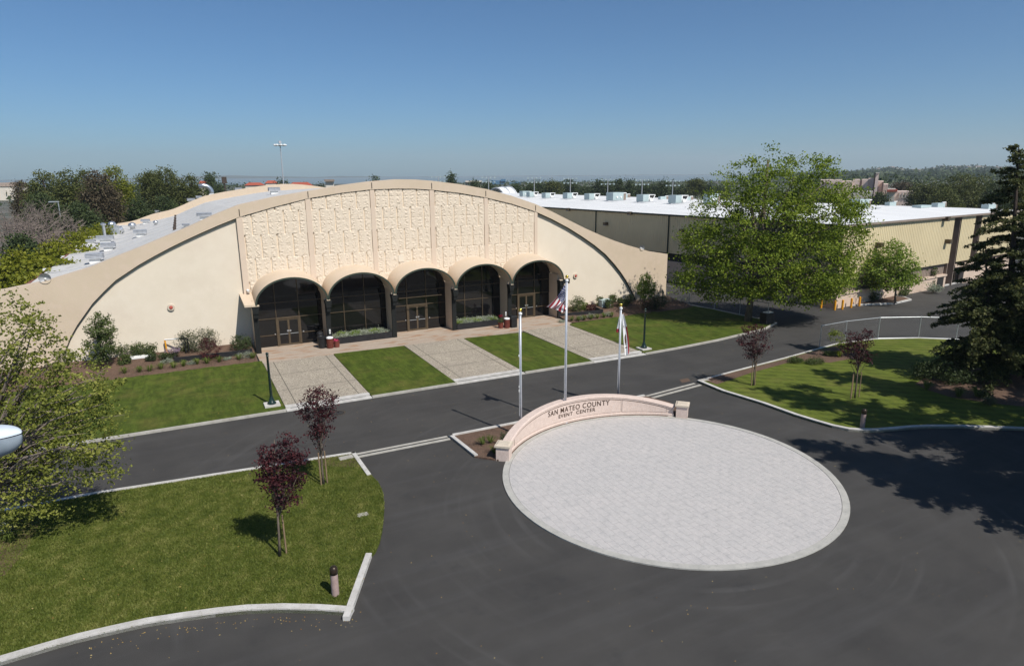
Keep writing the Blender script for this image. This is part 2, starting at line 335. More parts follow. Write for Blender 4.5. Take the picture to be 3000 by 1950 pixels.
# ------------------------------------------------------------------ foliage
def quads(C, size, flat=.5, aspect=.62, up=None):
    n = len(C); nrm = rng.normal(size=(n, 3)); nrm /= np.linalg.norm(nrm, axis=1, keepdims=True)
    bias = np.array([0.2, -0.55, .75]) if up is None else up
    nrm = nrm*(1-flat)+bias*flat; nrm /= np.linalg.norm(nrm, axis=1, keepdims=True)
    a = np.cross(nrm, rng.normal(size=(n, 3))); a /= np.linalg.norm(a, axis=1, keepdims=True); b = np.cross(nrm, a)
    s = size*rng.uniform(.65, 1.35, (n, 1))
    V = np.stack([C-a*s*.5, C-b*s*.5*aspect, C+a*s*.5, C+b*s*.5*aspect], 1).reshape(-1, 3)
    return V
def qmesh(name, V, m, parent=None, origin=None):
    off = LOC.get(parent.name, np.zeros(3)) if parent is not None else (np.array(origin, float) if origin is not None else np.zeros(3))
    V = (np.asarray(V)-off).astype(np.float32); n = len(V)//4
    me = bpy.data.meshes.new(name); me.vertices.add(4*n); me.vertices.foreach_set('co', V.ravel())
    me.loops.add(4*n); me.loops.foreach_set('vertex_index', np.arange(4*n, dtype=np.int32))
    me.polygons.add(n); me.polygons.foreach_set('loop_start', np.arange(0, 4*n, 4, dtype=np.int32))
    me.materials.append(m); me.update(calc_edges=True); me.validate()
    o = bpy.data.objects.new(name, me); COL.objects.link(o)
    if parent is not None: o.parent = parent; LOC[o.name] = off
    elif origin is not None: o.location = tuple(off)
    return o
def clumps(blobs, n, shell=.35):
    w = np.array([b[3]*b[4]*b[5] for b in blobs])**.66*np.array([b[6] if len(b) > 6 else 1. for b in blobs]); w /= w.sum(); idx = rng.choice(len(blobs), n, p=w)
    B = np.array([b[:6] for b in blobs])[idx]; d = rng.normal(size=(n, 3)); d /= np.linalg.norm(d, axis=1, keepdims=True)
    r = rng.uniform(shell, 1, (n, 1))**.5; return B[:, :3]+d*r*B[:, 3:6]
def leaves(blobs, n, per, cr_, size, flat=.45, shell=.35, aspect=.62):
    C = clumps(blobs, n, shell); k = rng.poisson(per, n); idx = np.repeat(np.arange(n), k)
    s = cr_*rng.uniform(.5, 1.4, n)[idx][:, None]
    P = C[idx]+rng.normal(size=(len(idx), 3))*s*np.array([1, 1, .6]); P[:, 2] = np.maximum(P[:, 2], .06)
    return C, quads(P, size, flat, aspect)
def limbs(mb, base, top, r0, ends, n=7, wig=.15, minr=.012):
    base = np.array(base, float); top = np.array(top, float); H = np.linalg.norm(top-base)
    pts = [base+(top-base)*t+np.array([math.sin(t*5+base[0])*wig*t, math.cos(t*4+base[1])*wig*t, 0]) for t in np.linspace(0, 1, 7)]
    rad = [r0*(1.25 if t == 0 else 1-.62*t) for t in np.linspace(0, 1, 7)]; mb.path(pts, rad, n)
    for e in ends:
        e = np.array(e, float); t = float(np.clip((e[2]-base[2])/max(H, .1)*.55, .25, .97)); i = int(t*6); s = pts[i]+(pts[min(i+1, 6)]-pts[i])*(t*6-i)
        mid = (s+e)/2+np.array([0, 0, .10*np.linalg.norm(e-s)])+rng.normal(size=3)*.06*np.linalg.norm(e-s)
        r = max(minr, min(r0*.42, (.035 if minr > .01 else .013)*np.linalg.norm(e-s))); mb.path([s, (s+mid)/2+rng.normal(size=3)*.03, mid, (mid+e)/2+rng.normal(size=3)*.05, e], [r, r*.85, r*.65, r*.45, minr*.6], 5)
    return mb
def pxblobs(spec, base, dz=1.0):
    k = depth(base)/FPX; out = []
    for s in spec:
        p = TP(s[0], s[1], base); rx, rz = s[2]*k, s[3]*k; dd = s[4] if len(s) > 4 else 0.
        p = p+HF*dd; out.append((p[0], p[1], max(p[2], rz*.6), rx, rx*dz, rz, s[5] if len(s) > 5 else 1.))
    return out
def tree(name, label, base, blobs, mleaf, n, per, cr_, size, trunk_r=.15, top=None, bark='bark', nl=14, group=None, cat='tree', flat=.45, shell=.35, wig=.15, minr=.012):
    t = thing(name, label, cat, base, group)
    C, V = leaves(blobs, n, per, cr_, size, flat, shell)
    qmesh('crown', V, M[mleaf], t)
    zt = max(b[2] for b in blobs); cx = np.mean([b[0] for b in blobs]); cy = np.mean([b[1] for b in blobs])
    if top is None: top = (base[0]*.5+cx*.5, base[1]*.5+cy*.5, zt)
    mb = MB(); limbs(mb, base, top, trunk_r, C[rng.choice(len(C), min(nl, len(C)), replace=False)], wig=wig, minr=minr)
    mb.build('trunk', M[bark], t, smooth=True); return t
def shrub(name, label, px, py, w, h, mleaf, z=None, n=90, per=14, size=.09, group=None, cat='shrub', flat=.35, spiky=False, berm=True):
    b = GB(px, py) if berm else G(px, py, .12); k = depth(b)/FPX; rx, rz = w/2*k, h/2*k
    bl = [(b[0], b[1], b[2]+rz*.95, rx, rx*.8, rz), (b[0]+rx*.35, b[1], b[2]+rz*.75, rx*.6, rx*.6, rz*.7), (b[0]-rx*.4, b[1], b[2]+rz*.7, rx*.55, rx*.6, rz*.65)]
    if spiky:
        bl = [(b[0]+rx*q, b[1]+random.uniform(-.3, .3)*rx, b[2]+rz*random.uniform(.75, 1.05), rx*.3, rx*.35, rz*random.uniform(.75, 1.1)) for q in (-.75, -.4, -.05, .3, .65)]
    t = thing(name, label, cat, b, group)
    C, V = leaves(bl, n, per, max(.05, rx*.17), size, flat, .3); V[:, 2] = np.maximum(V[:, 2], b[2]+.01)
    qmesh('foliage', V, M[mleaf], t)
    mb = MB()
    for e in C[rng.choice(len(C), 9)]: mb.path([b-np.array([0, 0, .05]), (b+e)/2+rng.normal(size=3)*.04, e], [.022, .015, .006], 4)
    mb.build('stem', M['bark'], t); return t
# ------------------------------------------------------------------ ground
def berm(x, y):
    if y < 46.9 or y > 52 or 3.9 < x < 29.2: return .10
    return .10 + (y-46.9)/4.1*.48
def GB(px, py): return hit(px, py, berm, 8, 80, 2400)
gm = MB(); gm.add([(-9000, -300, -.06), (9000, -300, -.06), (9000, 9000, -.06), (-9000, 9000, -.06)], [(0, 1, 2, 3)]); struct('ground', gm, M['ground'])
am = MB(); am.add([(-70, -14, 0), (95, -14, 0), (140, 60, 0), (55.5, 60, 0), (47, 130, 0), (43, 130, 0), (43, 51, 0), (-70, 51, 0)], [tuple(range(8))]); struct('asphalt', am, M['asphalt'])
def pad(name, poly, z, m, z0=-.02): return struct(name, MB().prism(poly, z0, z), M[m])
# far side of the road: lawns, walks and paving in front of the hall
KV = 35.72                                   # outer kerb line
pad('lawn', [(-60, KV+.2), (-4, KV+.2), (4.15, KV+.2), (4.12, 46.8), (.4, 46.9), (-3.5, 46.85), (-6, 46.9), (-60, 47)], .105, 'lawn')
pad('lawn', [(8.93, KV+.2), (14.2, KV+.2), (14.1, 46.08), (8.93, 46.3)], .105, 'lawn')
pad('lawn', [(18.97, KV+.2), (24.25, KV+.2), (24.1, 45.6), (18.97, 46.05)], .105, 'lawn')
pad('lawn', [(28.68, KV+.2), (31.6, KV+.32), (36, KV+.72), (37.6, 36.5+.2), (42, 37.4), (44.6, 38.6), (44.4, 42), (44, 45.5), (43.3, 48.2), (36, 46.9), (29.0, 46.5), (28.72, 46)], .105, 'lawn')
for a, b in ((4.18, 8.9), (14.2, 18.95), (24.27, 28.66)):
    pad('walkway', [(a, KV+.82), (b, KV+.82), (b-.02, 46.15), (a-.03, 46.15)], .10, 'aggregate')
    j = MB()
    for x in (a+.62, b-.55): j.add([(x-.025, KV+.85, .104), (x+.025, KV+.85, .104), (x+.02, 46.1, .104), (x-.03, 46.1, .104)], [(0, 1, 2, 3)])
    for y in (39.4, 42.8): j.add([(a+.02, y-.025, .1045), (b-.02, y-.025, .1045), (b-.02, y+.03, .1045), (a+.02, y+.03, .1045)], [(0, 1, 2, 3)])
    struct('walkway_joint', j, M['agg_joint'])
    kb = MB(); strip(kb, [(a, KV+.66), (b, KV+.66)], .30, -.02, .125); strip(kb, [(a, KV+.17), (b, KV+.17)], .34, -.02, .06); struct('kerb', kb, M['kerb'])
    struct('drain_slot', strip(MB(), [(a+.25, KV+.425), (b-.25, KV+.425)], .15, -.02, .03), M['slot'])
pad('entrance_paving', [(4.0, 46.16), (29.0, 46.16), (29.35, 46.9), (29.35, 51), (4.0, 51)], .098, 'entry')
k = MB()
for pts in ([(-60, KV), (-4, KV), (4.15, KV)], [(8.93, KV), (14.2, KV)], [(18.97, KV), (24.25, KV)], [(28.68, KV), (31.6, KV+.12), (36, KV+.52), (37.6, 36.5), (42, 37.2), (44.7, 38.4), (44.55, 42), (44.1, 45.6), (43.4, 48.3)]):
    strip(k, pts, .17, -.02, .12, 1)
struct('kerb', k, M['kerb_low'])
def bermbed(x0, x1, name):
    nx, ny = int((x1-x0)/.35), 14; V = []; F = []
    for i in range(nx+1):
        for j in range(ny+1):
            x = x0+(x1-x0)*i/nx; y = 46.7+4.35*j/ny; V.append((x, y, berm(x, max(y, 46.9))+ (random.uniform(-.025, .03) if 0 < j < ny else 0)))
    for i in range(nx):
        for j in range(ny): a = i*(ny+1)+j; F.append((a, a+ny+1, a+ny+2, a+1))
    return tag(raw(name, V, F, M['mulch']), kind='structure')
bermbed(-16, 3.88, 'mulch_bed'); bermbed(29.25, 43.2, 'mulch_bed')
# near side: front lawn, its kerbs and corner bed
E_top = [G2(293, 1447), G2(500, 1415), G2(747, 1376), G2(930, 1347)]
E_right = [G2(1040, 1330), G2(1088, 1397), G2(1110, 1420), G2(1118, 1437), G2(1124, 1460), G2(1126, 1487), G2(1124, 1520), G2(1120, 1558), G2(1112, 1592), G2(1100, 1620), G2(1088, 1633)]
E_bot = [G2(1030, 1803), G2(930, 1796), G2(824, 1793.5), G2(720, 1797), G2(632, 1806), G2(530, 1820), G2(428, 1836), G2(308, 1863), G2(220, 1884), G2(137, 1908), G2(0, 1949), (-7.2, 18.9), (-10, 18.2), (-14, 17.6), (-40, 17)]
pad('lawn', [(-60, 29.6)]+E_top+E_right+E_bot+[(-60, 17)], .10, 'lawn')
struct('kerb', strip(MB(), [(-60, 29.6)]+E_top+[E_right[0]], .18, -.02, .15, -1), M['kerb'])
k = MB(); strip(k, [E_right[0], E_right[1]], .18, -.02, .15, -1); strip(k, [G2(1090, 1630), tuple(np.array(E_bot[0])+.22*(np.array(E_bot[0])-np.array(G2(1090, 1630)))/np.linalg.norm(np.array(E_bot[0])-np.array(G2(1090, 1630))))], .20, -.02, .152, -1); strip(k, E_bot, .24, -.02, .15, -1); struct('kerb', k, M['kerb'])
struct('mulch_bed', MB().prism([G2(918, 1352), G2(1028, 1336), G2(1058, 1372), G2(1010, 1374), G2(950, 1370)], .0, .112), M['mulch'])
struct('mulch_bed', MB().prism([(-14, 22.6), G2(20, 1690), G2(90, 1600), G2(120, 1530), G2(100, 1480), (-14, 29.2)], .0, .112), M['mulch'])
# channel across the side drive, and the bed behind the sign
k = MB(); a, b = np.array(G2(1040, 1333)), np.array(G2(1312, 1280)); strip(k, [a, b], .16, -.02, .022, 1); strip(k, [a+[0, -.36], b+[0, -.36]], .18, -.02, .03, 1)
a2, b2 = np.array(G2(1890, 1163)), np.array(G2(2038, 1124)); strip(k, [a2, b2], .16, -.02, .022, 1); strip(k, [a2+[.1, -.42], b2+[.1, -.42]], .18, -.02, .03, 1)
struct('kerb', k, M['kerb_low'])
struct('drain_slot', strip(MB(), [a+[.1, -.2], b+[-.1, -.2]], .12, -.02, .012, 1), M['slot'])
PC = np.array([17.47, 20.07])
def pol(rad, deg): return (PC[0]+rad*math.cos(R(deg)), PC[1]+rad*math.sin(R(deg)))
bed = [G2(1314, 1279), G2(1390, 1340), G2(1460, 1350)]+[pol(6.95, d) for d in range(140, 45, -6)]+[G2(2000, 1212), G2(1960, 1180), G2(1885, 1161), (18, 28.5)]
struct('mulch_bed', MB().prism(bed, -.02, .07), M['mulch'])
k = MB(); strip(k, [G2(1314, 1279), (14.3, 28.3), (18, 28.5), G2(1885, 1161)], .16, -.02, .13, -1); strip(k, [G2(1390, 1340), G2(1314, 1279)], .18, -.02, .13, -1); struct('kerb', k, M['kerb'])
# right hand lawn
G_left = [G2(2042, 1119), G2(2116, 1150), G2(2233, 1186), G2(2330, 1221), G2(2395, 1241), G2(2437, 1253), G2(2485, 1263), G2(2524, 1266), G2(2573, 1266), G2(2620, 1262), G2(2664, 1258), G2(2725, 1255), G2(2816, 1255), G2(2900, 1258), G2(3000, 1262), (40, 13.2), (48, 8)]
G_top = [G2(2042, 1119), G2(2150, 1090), G2(2300, 1051), G2(2400, 1023), G2(2452, 1009), G2(2558, 996), G2(2689, 993), G2(2786, 997), G2(2900, 1004), (57, 25), (66, 18)]
pad('lawn', G_left+G_top[::-1][:-1], .10, 'lawn_striped')
k = MB(); strip(k, G_left, .22, -.02, .14, 1); strip(k, G_top, .15, -.02, .13, -1); struct('kerb', k, M['kerb'])
struct('mulch_bed', MB().prism([G2(2060, 1117), G2(2150, 1094), G2(2300, 1056), G2(2400, 1028), G2(2450, 1016), G2(2500, 1020), G2(2520, 1050), G2(2430, 1066), G2(2330, 1060), G2(2200, 1096), G2(2100, 1130)], 0, .108), M['mulch'])
struct('mulch_bed', MB().prism([G2(2680, 1128), G2(2720, 1148), G2(2786, 1168), G2(2923, 1188), G2(3000, 1196), (50, 13), (52, 19), G2(2990, 1105), G2(2850, 1080), G2(2740, 1095)], 0, .112), M['mulch'])
# paved circle
n = 96
struct('paved_circle', MB().prism([pol(6.74, 360*i/n) for i in range(n)], -.02, .035), M['plaza'])
k = MB(); strip(k, [pol(6.89, 360*i/n) for i in range(n+1)], .27, -.02, .045); struct('paved_circle_rim', k, M['ring'])
# paving by the warehouse front, planting island
def island(name, pts, m): struct(name, MB().prism(pts, -.01, .11), M[m])
isl = [(57.0, 40.6), (61.5, 39.2), (64.6, 39.6), (65.2, 40.6), (64.4, 41.7), (72.5, 42.6), (80, 43.6), (84, 44.6), (83.5, 46.5), (57.2, 43)]
island('mulch_bed', isl, 'mulch'); struct('kerb', strip(MB(), isl[:8], .2, -.01, .14, -1), M['kerb'])
t_ = rng.uniform(0, 1, (520, 2)); P_ = np.stack([-6+t_[:, 0]*46, 9+t_[:, 1]*30, np.full(520, .005)], 1)
on_lawn = (P_[:, 0] < 4.4) & (P_[:, 1] > 18.4) & (P_[:, 1] < 28.8) | (P_[:, 1] > 35.8) | (P_[:, 0] > 28.5) & (P_[:, 1] > 14)
P_[on_lawn, 2] = .14; edge = rng.uniform(0, 1, 90); Ep = np.array([np.array(E_bot[int(q*8)])+(np.array(E_bot[int(q*8)+1])-np.array(E_bot[int(q*8)]))*(q*8 % 1) for q in edge*.98])
P_ = np.concatenate([P_, np.column_stack([Ep[:, 0]+rng.normal(size=90)*.05, Ep[:, 1]-.22-np.abs(rng.normal(size=90))*.28, np.full(90, .006)])])
far_p = ~((((P_[:, 0]-PC[0])**2+(P_[:, 1]-PC[1])**2) < 7.4**2))
V_ = quads(P_[far_p], .045, .9, .55); V_[:, 2] = np.maximum(V_[:, 2], .006); tag(qmesh('fallen_leaves', V_, M['debris']), kind='stuff')
# short blades of grass standing in the nearest lawns
def inside(P, poly):
    x, y = P[:, 0], P[:, 1]; c = np.zeros(len(P), bool); n = len(poly)
    for i in range(n):
        (x0, y0), (x1, y1) = poly[i], poly[(i+1) % n]
        with np.errstate(divide='ignore', invalid='ignore'): c ^= ((y0 > y) != (y1 > y)) & (x < (x1-x0)*(y-y0)/(y1-y0)+x0)
    return c
M['blade'] = leaf('grass_blade', (.078, .108, .018), (.150, .180, .032), (.30, .29, .09), .35, nsc=1.7, nw=.6)
M['blade_dark'] = leaf('mown_grass_blade', (.045, .062, .010), (.078, .100, .018), (.135, .15, .04), .3)
def turf(polys, n, size, m):
    out = []
    for poly in polys:
        a = np.array(poly); lo, hi = a.min(0), a.max(0); P = rng.uniform(lo, hi, (n, 2)); P = P[inside(P, poly)]; out.append(P)
    P = np.concatenate(out); N = len(P); th = rng.uniform(0, 6.283, N); s = size*rng.uniform(.6, 1.4, N); d = np.stack([np.cos(th), np.sin(th)], 1)
    lean = rng.normal(size=(N, 2))*.55*s[:, None]; z0 = np.full((N, 1), .095)
    b0 = np.concatenate([P-d*.010, z0], 1); b1 = np.concatenate([P+d*.010, z0], 1); t1 = np.concatenate([P+lean+d*.006, z0+s[:, None]], 1); t0 = np.concatenate([P+lean-d*.006, z0+s[:, None]], 1)
    return tag(qmesh('grass', np.stack([b0, b1, t1, t0], 1).reshape(-1, 3), M[m]), kind='stuff')
turf([[(-8, 29)]+E_top+E_right+E_bot[:11]+[(-8, 18.8)]], 380000, .045, 'blade')
# ------------------------------------------------------------------ the hall
hall = thing('exhibition_hall', 'big pale stucco hall with a curved roofline and five arched entrances', 'building', (16, 51, 0))
VF = 50.6
top_px = [(0, 852), (63, 839), (136, 823), (262, 784.5), (340, 752), (407, 726), (480, 695), (552, 665), (625, 631), (700, 600.5), (800, 578), (901, 560.5), (1000, 543), (1087, 531.5), (1165, 525.5), (1215, 526), (1264, 529.5), (1345, 539.5), (1423, 553.5), (1500, 574), (1568, 597.4), (1618, 620), (1665, 643.9), (1715, 669), (1762, 690), (1800, 705), (1840, 718.5), (1900, 735.5), (1956, 744)]
TOP = [(-14.2, 6.02), (-12.2, 5.78)]+[PV(x, y, VF) for x, y in top_px]
arc_px = [(186, 1040), (206, 988), (226, 952), (271, 888.6), (305, 853), (339, 820.7), (407, 775.5), (452, 750), (497.6, 725.7), (540, 705), (588, 682.8), (640, 660), (700, 636), (800, 607), (901.7, 581.5), (1000, 565), (1087.8, 555), (1165, 552.5), (1215, 553), (1264, 556), (1345, 565), (1423, 578.5), (1500, 597), (1568.4, 619.5), (1618, 642), (1665, 667), (1705, 692), (1743, 718.5), (1775, 745), (1801, 773.8), (1820, 798), (1836, 822.3), (1852, 852), (1866, 882)]
ARC = [PV(x, y, VF) for x, y in arc_px]
def interp(line, x): return float(np.interp(x, [p[0] for p in line], [p[1] for p in line]))
arcu = [p[0] for p in ARC]
zt = lambda x: interp(TOP, x)
us = sorted(set([TOP[0][0]]+[p[0] for p in TOP]+arcu+[TOP[-1][0]]))
# fascia: everything between the roofline and the arc, proud of the infill wall
fb = MB(); mid = [u for u in us if arcu[0] <= u <= arcu[-1]]
fb.band([(u, interp(ARC, u)) for u in mid], [(u, zt(u)) for u in mid], VF, VF+.9)
lu = [u for u in us if u <= arcu[0]]; ru = [u for u in us if u >= arcu[-1]]
fb.band([(u, -.1) for u in lu], [(u, zt(u)) for u in lu], VF, VF+.9); fb.band([(u, -.1) for u in ru], [(u, zt(u)) for u in ru], VF, VF+.9)
fb.build('fascia', M['fascia'], hall)
# control joints on the fascia
jb = MB()
for x, y0, y1 in ((700, 613, 633), (901.5, 561, 579), (1088.5, 535, 552), (1264.3, 536, 553), (1423, 559, 575), (1569, 602, 617)):
    (ua, za), (ub, zb) = PV(x, y0, VF), PV(x, y1, VF); MB().box((ua, VF-.008, (za+zb)/2), (.05, .03, za-zb)).build('expansion_joint', M['recess'], hall)
# infill wall behind the arc
wl = [p for p in ARC]; wu = [p[0] for p in wl]
MB().band([(u, -.1) for u in wu], [(u, interp(ARC, u)+.05) for u in wu], 50.86, 51.4).build('wall', M['wall'], hall)
# dark strip painted in for the shadow line under the arc
MB().band([(u, z-.06) for u, z in ARC], [(u, z+.03) for u, z in ARC], VF+.08, 50.88).build('arc_shadow_strip', M['trim_green'], hall)
# roof
VB = 111.0
def prof(u, v):
    t = (v-51)/(VB-51); return zt(u)-.32*(1-min(1, max(0, (-6-u)/3)))-1.5*t*max(0, min(1, (u+8.6)/8))
ru_ = [u for u in np.linspace(-8.95, 40.6, 70)]; rv_ = np.linspace(51.45, VB, 8)
V = [(u, v, prof(u, v)) for v in rv_ for u in ru_]; n = len(ru_)
F = [(j*n+i, j*n+i+1, (j+1)*n+i+1, (j+1)*n+i) for j in range(7) for i in range(n-1)]
raw('roof', V, F, M['roof'], hall)
MB().band([(u, -.1) for u in ru_], [(u, prof(u, VB)+.95*max(0, min(1, (u+9)/6))+.02) for u in ru_], VB, VB+.4).build('back_parapet', M['fascia'], hall)
MB().box((-8.98, 81, 2.85), (.3, 60, 5.7)).build('side_wall', M['fascia'], hall); MB().box((40.7, 81, 2.4), (.3, 60, 4.8)).build('side_wall', M['fascia'], hall)
ge = MB(); ge.box((-9.2, 81.2, 5.72), (.22, 59.5, .2)); ge.build('gutter', mat('red_brown_gutter', (.22, .09, .07)), hall)
for v in (60, 69, 79, 91): MB().box((-9.35, v, 5.72), (.3, .5, .3)).build('gutter_outlet', M['white'], hall)
# pilasters and relief panels
PIL = [(3.67, 4.17), (8.5, 8.98), (13.36, 13.8), (18.18, 18.66), (22.96, 23.4), (27.74, 28.14)]
for a, b in PIL: a += .05; b -= .05; MB().band([(a, 3.6), (b, 3.6)], [(a, interp(ARC, a)+.03), (b, interp(ARC, b)+.03)], 50.635, 51.05).build('pilaster', M['pilaster'], hall)
def relief(x0, x1):
    nx, nz = int((x1-x0)/.036), int(8.0/.04); xs = np.linspace(x0, x1, nx); zs = np.linspace(3.6, 11.8, nz)
    X, Z = np.meshgrid(xs, zs); W = (x1-x0)/8
    W = (x1-x0)/8; c = np.floor((X-x0)/W); fx = ((X-x0)/W) % 1; H = .84
    rowi = np.floor(Z/H); fz = (Z/H) % 1; ph = c*2.1+rowi*1.7; rel = np.clip((.70-fx)/.05, 0, 1)*np.clip((fx-.14)/.05, 0, 1)
    tab = rng.random((400, 400))**1.5; cell = tab[np.floor((X-x0)/.072).astype(int), np.floor(Z/.09).astype(int)]
    d = rel*.058*cell+(1-rel)*.022+.004*rng.normal(size=X.shape); stag = (c+np.floor(rowi/2)) % 2 == 0
    d = np.where((fx < .14) & stag, -.10, d); d = np.where((fz < .07) & (fx < .72) & ~((fx < .14) & stag), -.004, d)
    Z2 = np.minimum(Z, np.array([interp(ARC, u)+.02 for u in xs])[None, :])
    V = np.stack([X, 50.70-d, Z2], -1).reshape(-1, 3)
    i = np.arange(nz-1)[:, None]*nx+np.arange(nx-1)[None, :]; F = np.stack([i, i+1, i+1+nx, i+nx], -1).reshape(-1, 4)
    zz = Z2.reshape(-1); keep = zz[F].max(1)-zz[F].min(1) > 1e-4; F = F[keep]
    return raw('relief_panel', V, F.tolist(), M['relief'], hall, smooth=True)
for i in range(5): relief(PIL[i][1]-.05, PIL[i+1][0]+.05)
(ua, za), (ub, zb) = PV(1165, 747, 50.8), PV(1183, 766, 50.7); MB().box(((ua+ub)/2, 50.72, (za+zb)/2), (ub-ua, .16, za-zb)).build('blank_block', M['wall'], hall)
# canopies
CX = [6.75, 11.78, 16.88, 21.95, 27.03]; VCF, VPF, VG = 48.5, 48.95, 50.55
def ell(hw, rise, zs, cx, n=28): return [(cx-hw*math.cos(math.pi*i/n), zs+rise*math.sin(math.pi*i/n)) for i in range(n+1)]
for ci, cx in enumerate(CX):
    o0 = ell(2.54, 1.86, 3.66-.02*ci, cx); i0 = ell(2.42, 1.74, 3.66-.02*ci, cx); o1 = ell(2.40, 1.68, 4.18, cx-.1); i1 = ell(2.30, 1.55, 4.18, cx-.1); n = len(o0)
    V = [(p[0], VCF, p[1]) for p in o0]+[(p[0], 50.98, p[1]) for p in o1]; F = [(i, i+1, n+i+1, n+i) for i in range(n-1)]
    ca = raw('canopy', V, F, M['fascia'], hall, smooth=True)
    V = [(p[0], VCF+.01, p[1]) for p in i0]+[(p[0], 50.97, p[1]) for p in i1]; F = [(i+1, i, n+i, n+i+1) for i in range(n-1)]
    raw('soffit', V, F, M['fascia'], ca, smooth=True)
    V = [(p[0], VCF, p[1]) for p in o0]+[(p[0], VCF, p[1]) for p in i0]+[(p[0], VCF-.03, p[1]) for p in o0]+[(p[0], VCF-.03, p[1]) for p in i0]
    F = []
    for i in range(n-1): F += [(2*n+i, 3*n+i, 3*n+i+1, 2*n+i+1), (i, 2*n+i, 2*n+i+1, i+1), (n+i+1, 3*n+i+1, 3*n+i, n+i)]
    raw('rim', V, F, M['trim_green'], ca)
    # tympanum of wall above glass, and glass
    gl = ell(2.37, 1.66, 3.66, cx); MB().wallpoly([(cx-2.37, .1)]+gl[1:-1]+[(cx+2.37, .1)], VG, VG+.03)
    win = thing('window', None, None, (cx, VG, 0)); win.parent = hall; win.location = tuple(np.array((cx, VG, 0))-LOC[hall.name]); 
    MB().wallpoly([(cx-2.37, .1), (cx-2.37, 3.66)]+gl[1:-1]+[(cx+2.37, 3.66), (cx+2.37, .1)], VG, VG+.04).build('pane', M['glass'], win)
    fr = MB(); xa, xb = cx-.99, cx+.66
    zc = lambda x: 3.66+1.66*math.sqrt(max(0, 1-((x-cx)/2.37)**2))
    for x in (xa, xb): fr.box((x, VG-.03, (zc(x)+.1)/2), (.05, .08, zc(x)-.1))
    for z in (3.42, 2.24): fr.box((cx, VG-.032, z), (4.7, .07, .045))
    if ci % 2 == 0:
        for x0, x1 in ((cx-2.36, xa), (xb, cx+2.36)): fr.box(((x0+x1)/2, VG-.03, .98), (x1-x0, .07, .05))
        for x in (xa, xb): fr.box((x, VG-.06, 1.17), (.13, .14, 2.14))
        fr.box(((xa+xb)/2, VG-.062, 2.22), (xb-xa, .145, .13))
    fr.build('mullion_frame', M['bronze'], win)
    if ci % 2 == 0:
        xm = (xa+xb)/2
        for s, (d0, d1) in ((-1, (xa+.07, xm)), (1, (xm, xb-.07))):
            dr = MB(); dr.box(((d0+d1)/2, VG-.045, 1.12), (d1-d0-.12, .03, 2.0)); door = dr.build('door', M['glass'], hall)
            dm = MB()
            for x in (d0+.035, d1-.035): dm.box((x, VG-.06, 1.12), (.07, .07, 2.02))
            dm.box(((d0+d1)/2, VG-.058, .17), (d1-d0-.14, .066, .14)); dm.box(((d0+d1)/2, VG-.058, 2.08), (d1-d0-.14, .066, .08)); dm.build('door_frame', M['bronze'], door)
            MB().box(((d0+d1)/2, VG-.10, 1.0), (d1-d0-.16, .03, .035)).build('push_bar', M['galv'], door)
            hx = xm-s*-.085; h = MB(); h.tube((hx, VG-.09, 1.22), (hx, VG-.15, 1.22), .075, n=12); h.build('handle', M['steel'], door)
        MB().tube((xb+.22, VG-.07, 1.05), (xb+.22, VG-.1, 1.05), .06, n=10).build('door_stop', M['steel'], win); MB().tube((xa-.18, VG-.07, 1.05), (xa-.18, VG-.1, 1.05), .05, n=10).build('door_stop', M['steel'], win)
    if ci == 2: MB().box((cx-.15, VCF+1.0, 3.06), (3.6, .06, .05)).build('cross_bar', M['bronze'], win)
PX = [4.22, 9.28, 14.33, 19.4, 24.48, 29.4]
for i, x in enumerate(PX):
    zt_ = 3.62-.02*i
    MB().box((x-.01, (VPF+51)/2+.08, 1.9+.1), (.30, 51-VPF-.16, 3.9)).build('fin_wall', M['fascia'], hall)
    fp = MB(); fp.box((x-.02, VPF+.03, 1.6), (.34, .14, 3.1)); fp.wallpoly([(x-.25, zt_-.02), (x+.25, zt_-.02), (x+.17, zt_-.55), (x-.17, zt_-.55)], VCF+.02, VPF+.1)
    fp.box((x, (VCF+VPF)/2+.1, zt_-.70), (.30, VPF-VCF, .3)); fp.build('pier', M['dark'], hall)
    MB().box((x, VCF+.1, zt_+.03), (.24 if 0 < i < 5 else .5, .26, .07)).build('valley_cap', M['fascia'], hall)
MB().hexa([(3.5, 48.5, 3.62), (4.25, 48.5, 3.62), (4.3, 51, 4.15), (3.4, 51, 4.15), (3.5, 48.5, 3.76), (4.25, 48.5, 3.76), (4.3, 51, 4.28), (3.4, 51, 4.28)]).build('canopy_ledge', M['fascia'], hall)
MB().hexa([(29.45, 48.5, 3.42), (30.1, 48.5, 3.42), (30.1, 51, 3.95), (29.4, 51, 3.95), (29.45, 48.5, 3.6), (30.1, 48.5, 3.6), (30.1, 51, 4.1), (29.4, 51, 4.1)]).build('canopy_ledge', M['fascia'], hall)
MB().box((29.78, 48.49, 3.42), (.7, .06, .42)).build('ledge_fascia', M['dark'], hall)
def spot(px, py, v, nm='floodlight'):
    u, z = PV(px, py, v); h = MB(); h.tube((u, v, z), (u+.1, v-.18, z-.1), .07, .11, 10); h.tube((u, v, z), (u, v+.2, z-.15), .025); return h.build(nm, M['white'], hall)
spot(724, 849, 50.6); spot(934, 834, 50.3)
# red and cream alarm bells
for px, py in ((501, 900.5), (1686, 808)):
    u, z = PV(px, py, 50.8); b = MB(); b.tube((u, 50.9, z), (u, 50.74, z), .24, .22, 20); o = b.build('alarm_bell', M['granite_cap'], hall); r2 = MB(); r2.tube((u, 50.75, z+.01), (u, 50.68, z+.01), .13, .09, 16); r2.build('bell_gong', M['red'], o)
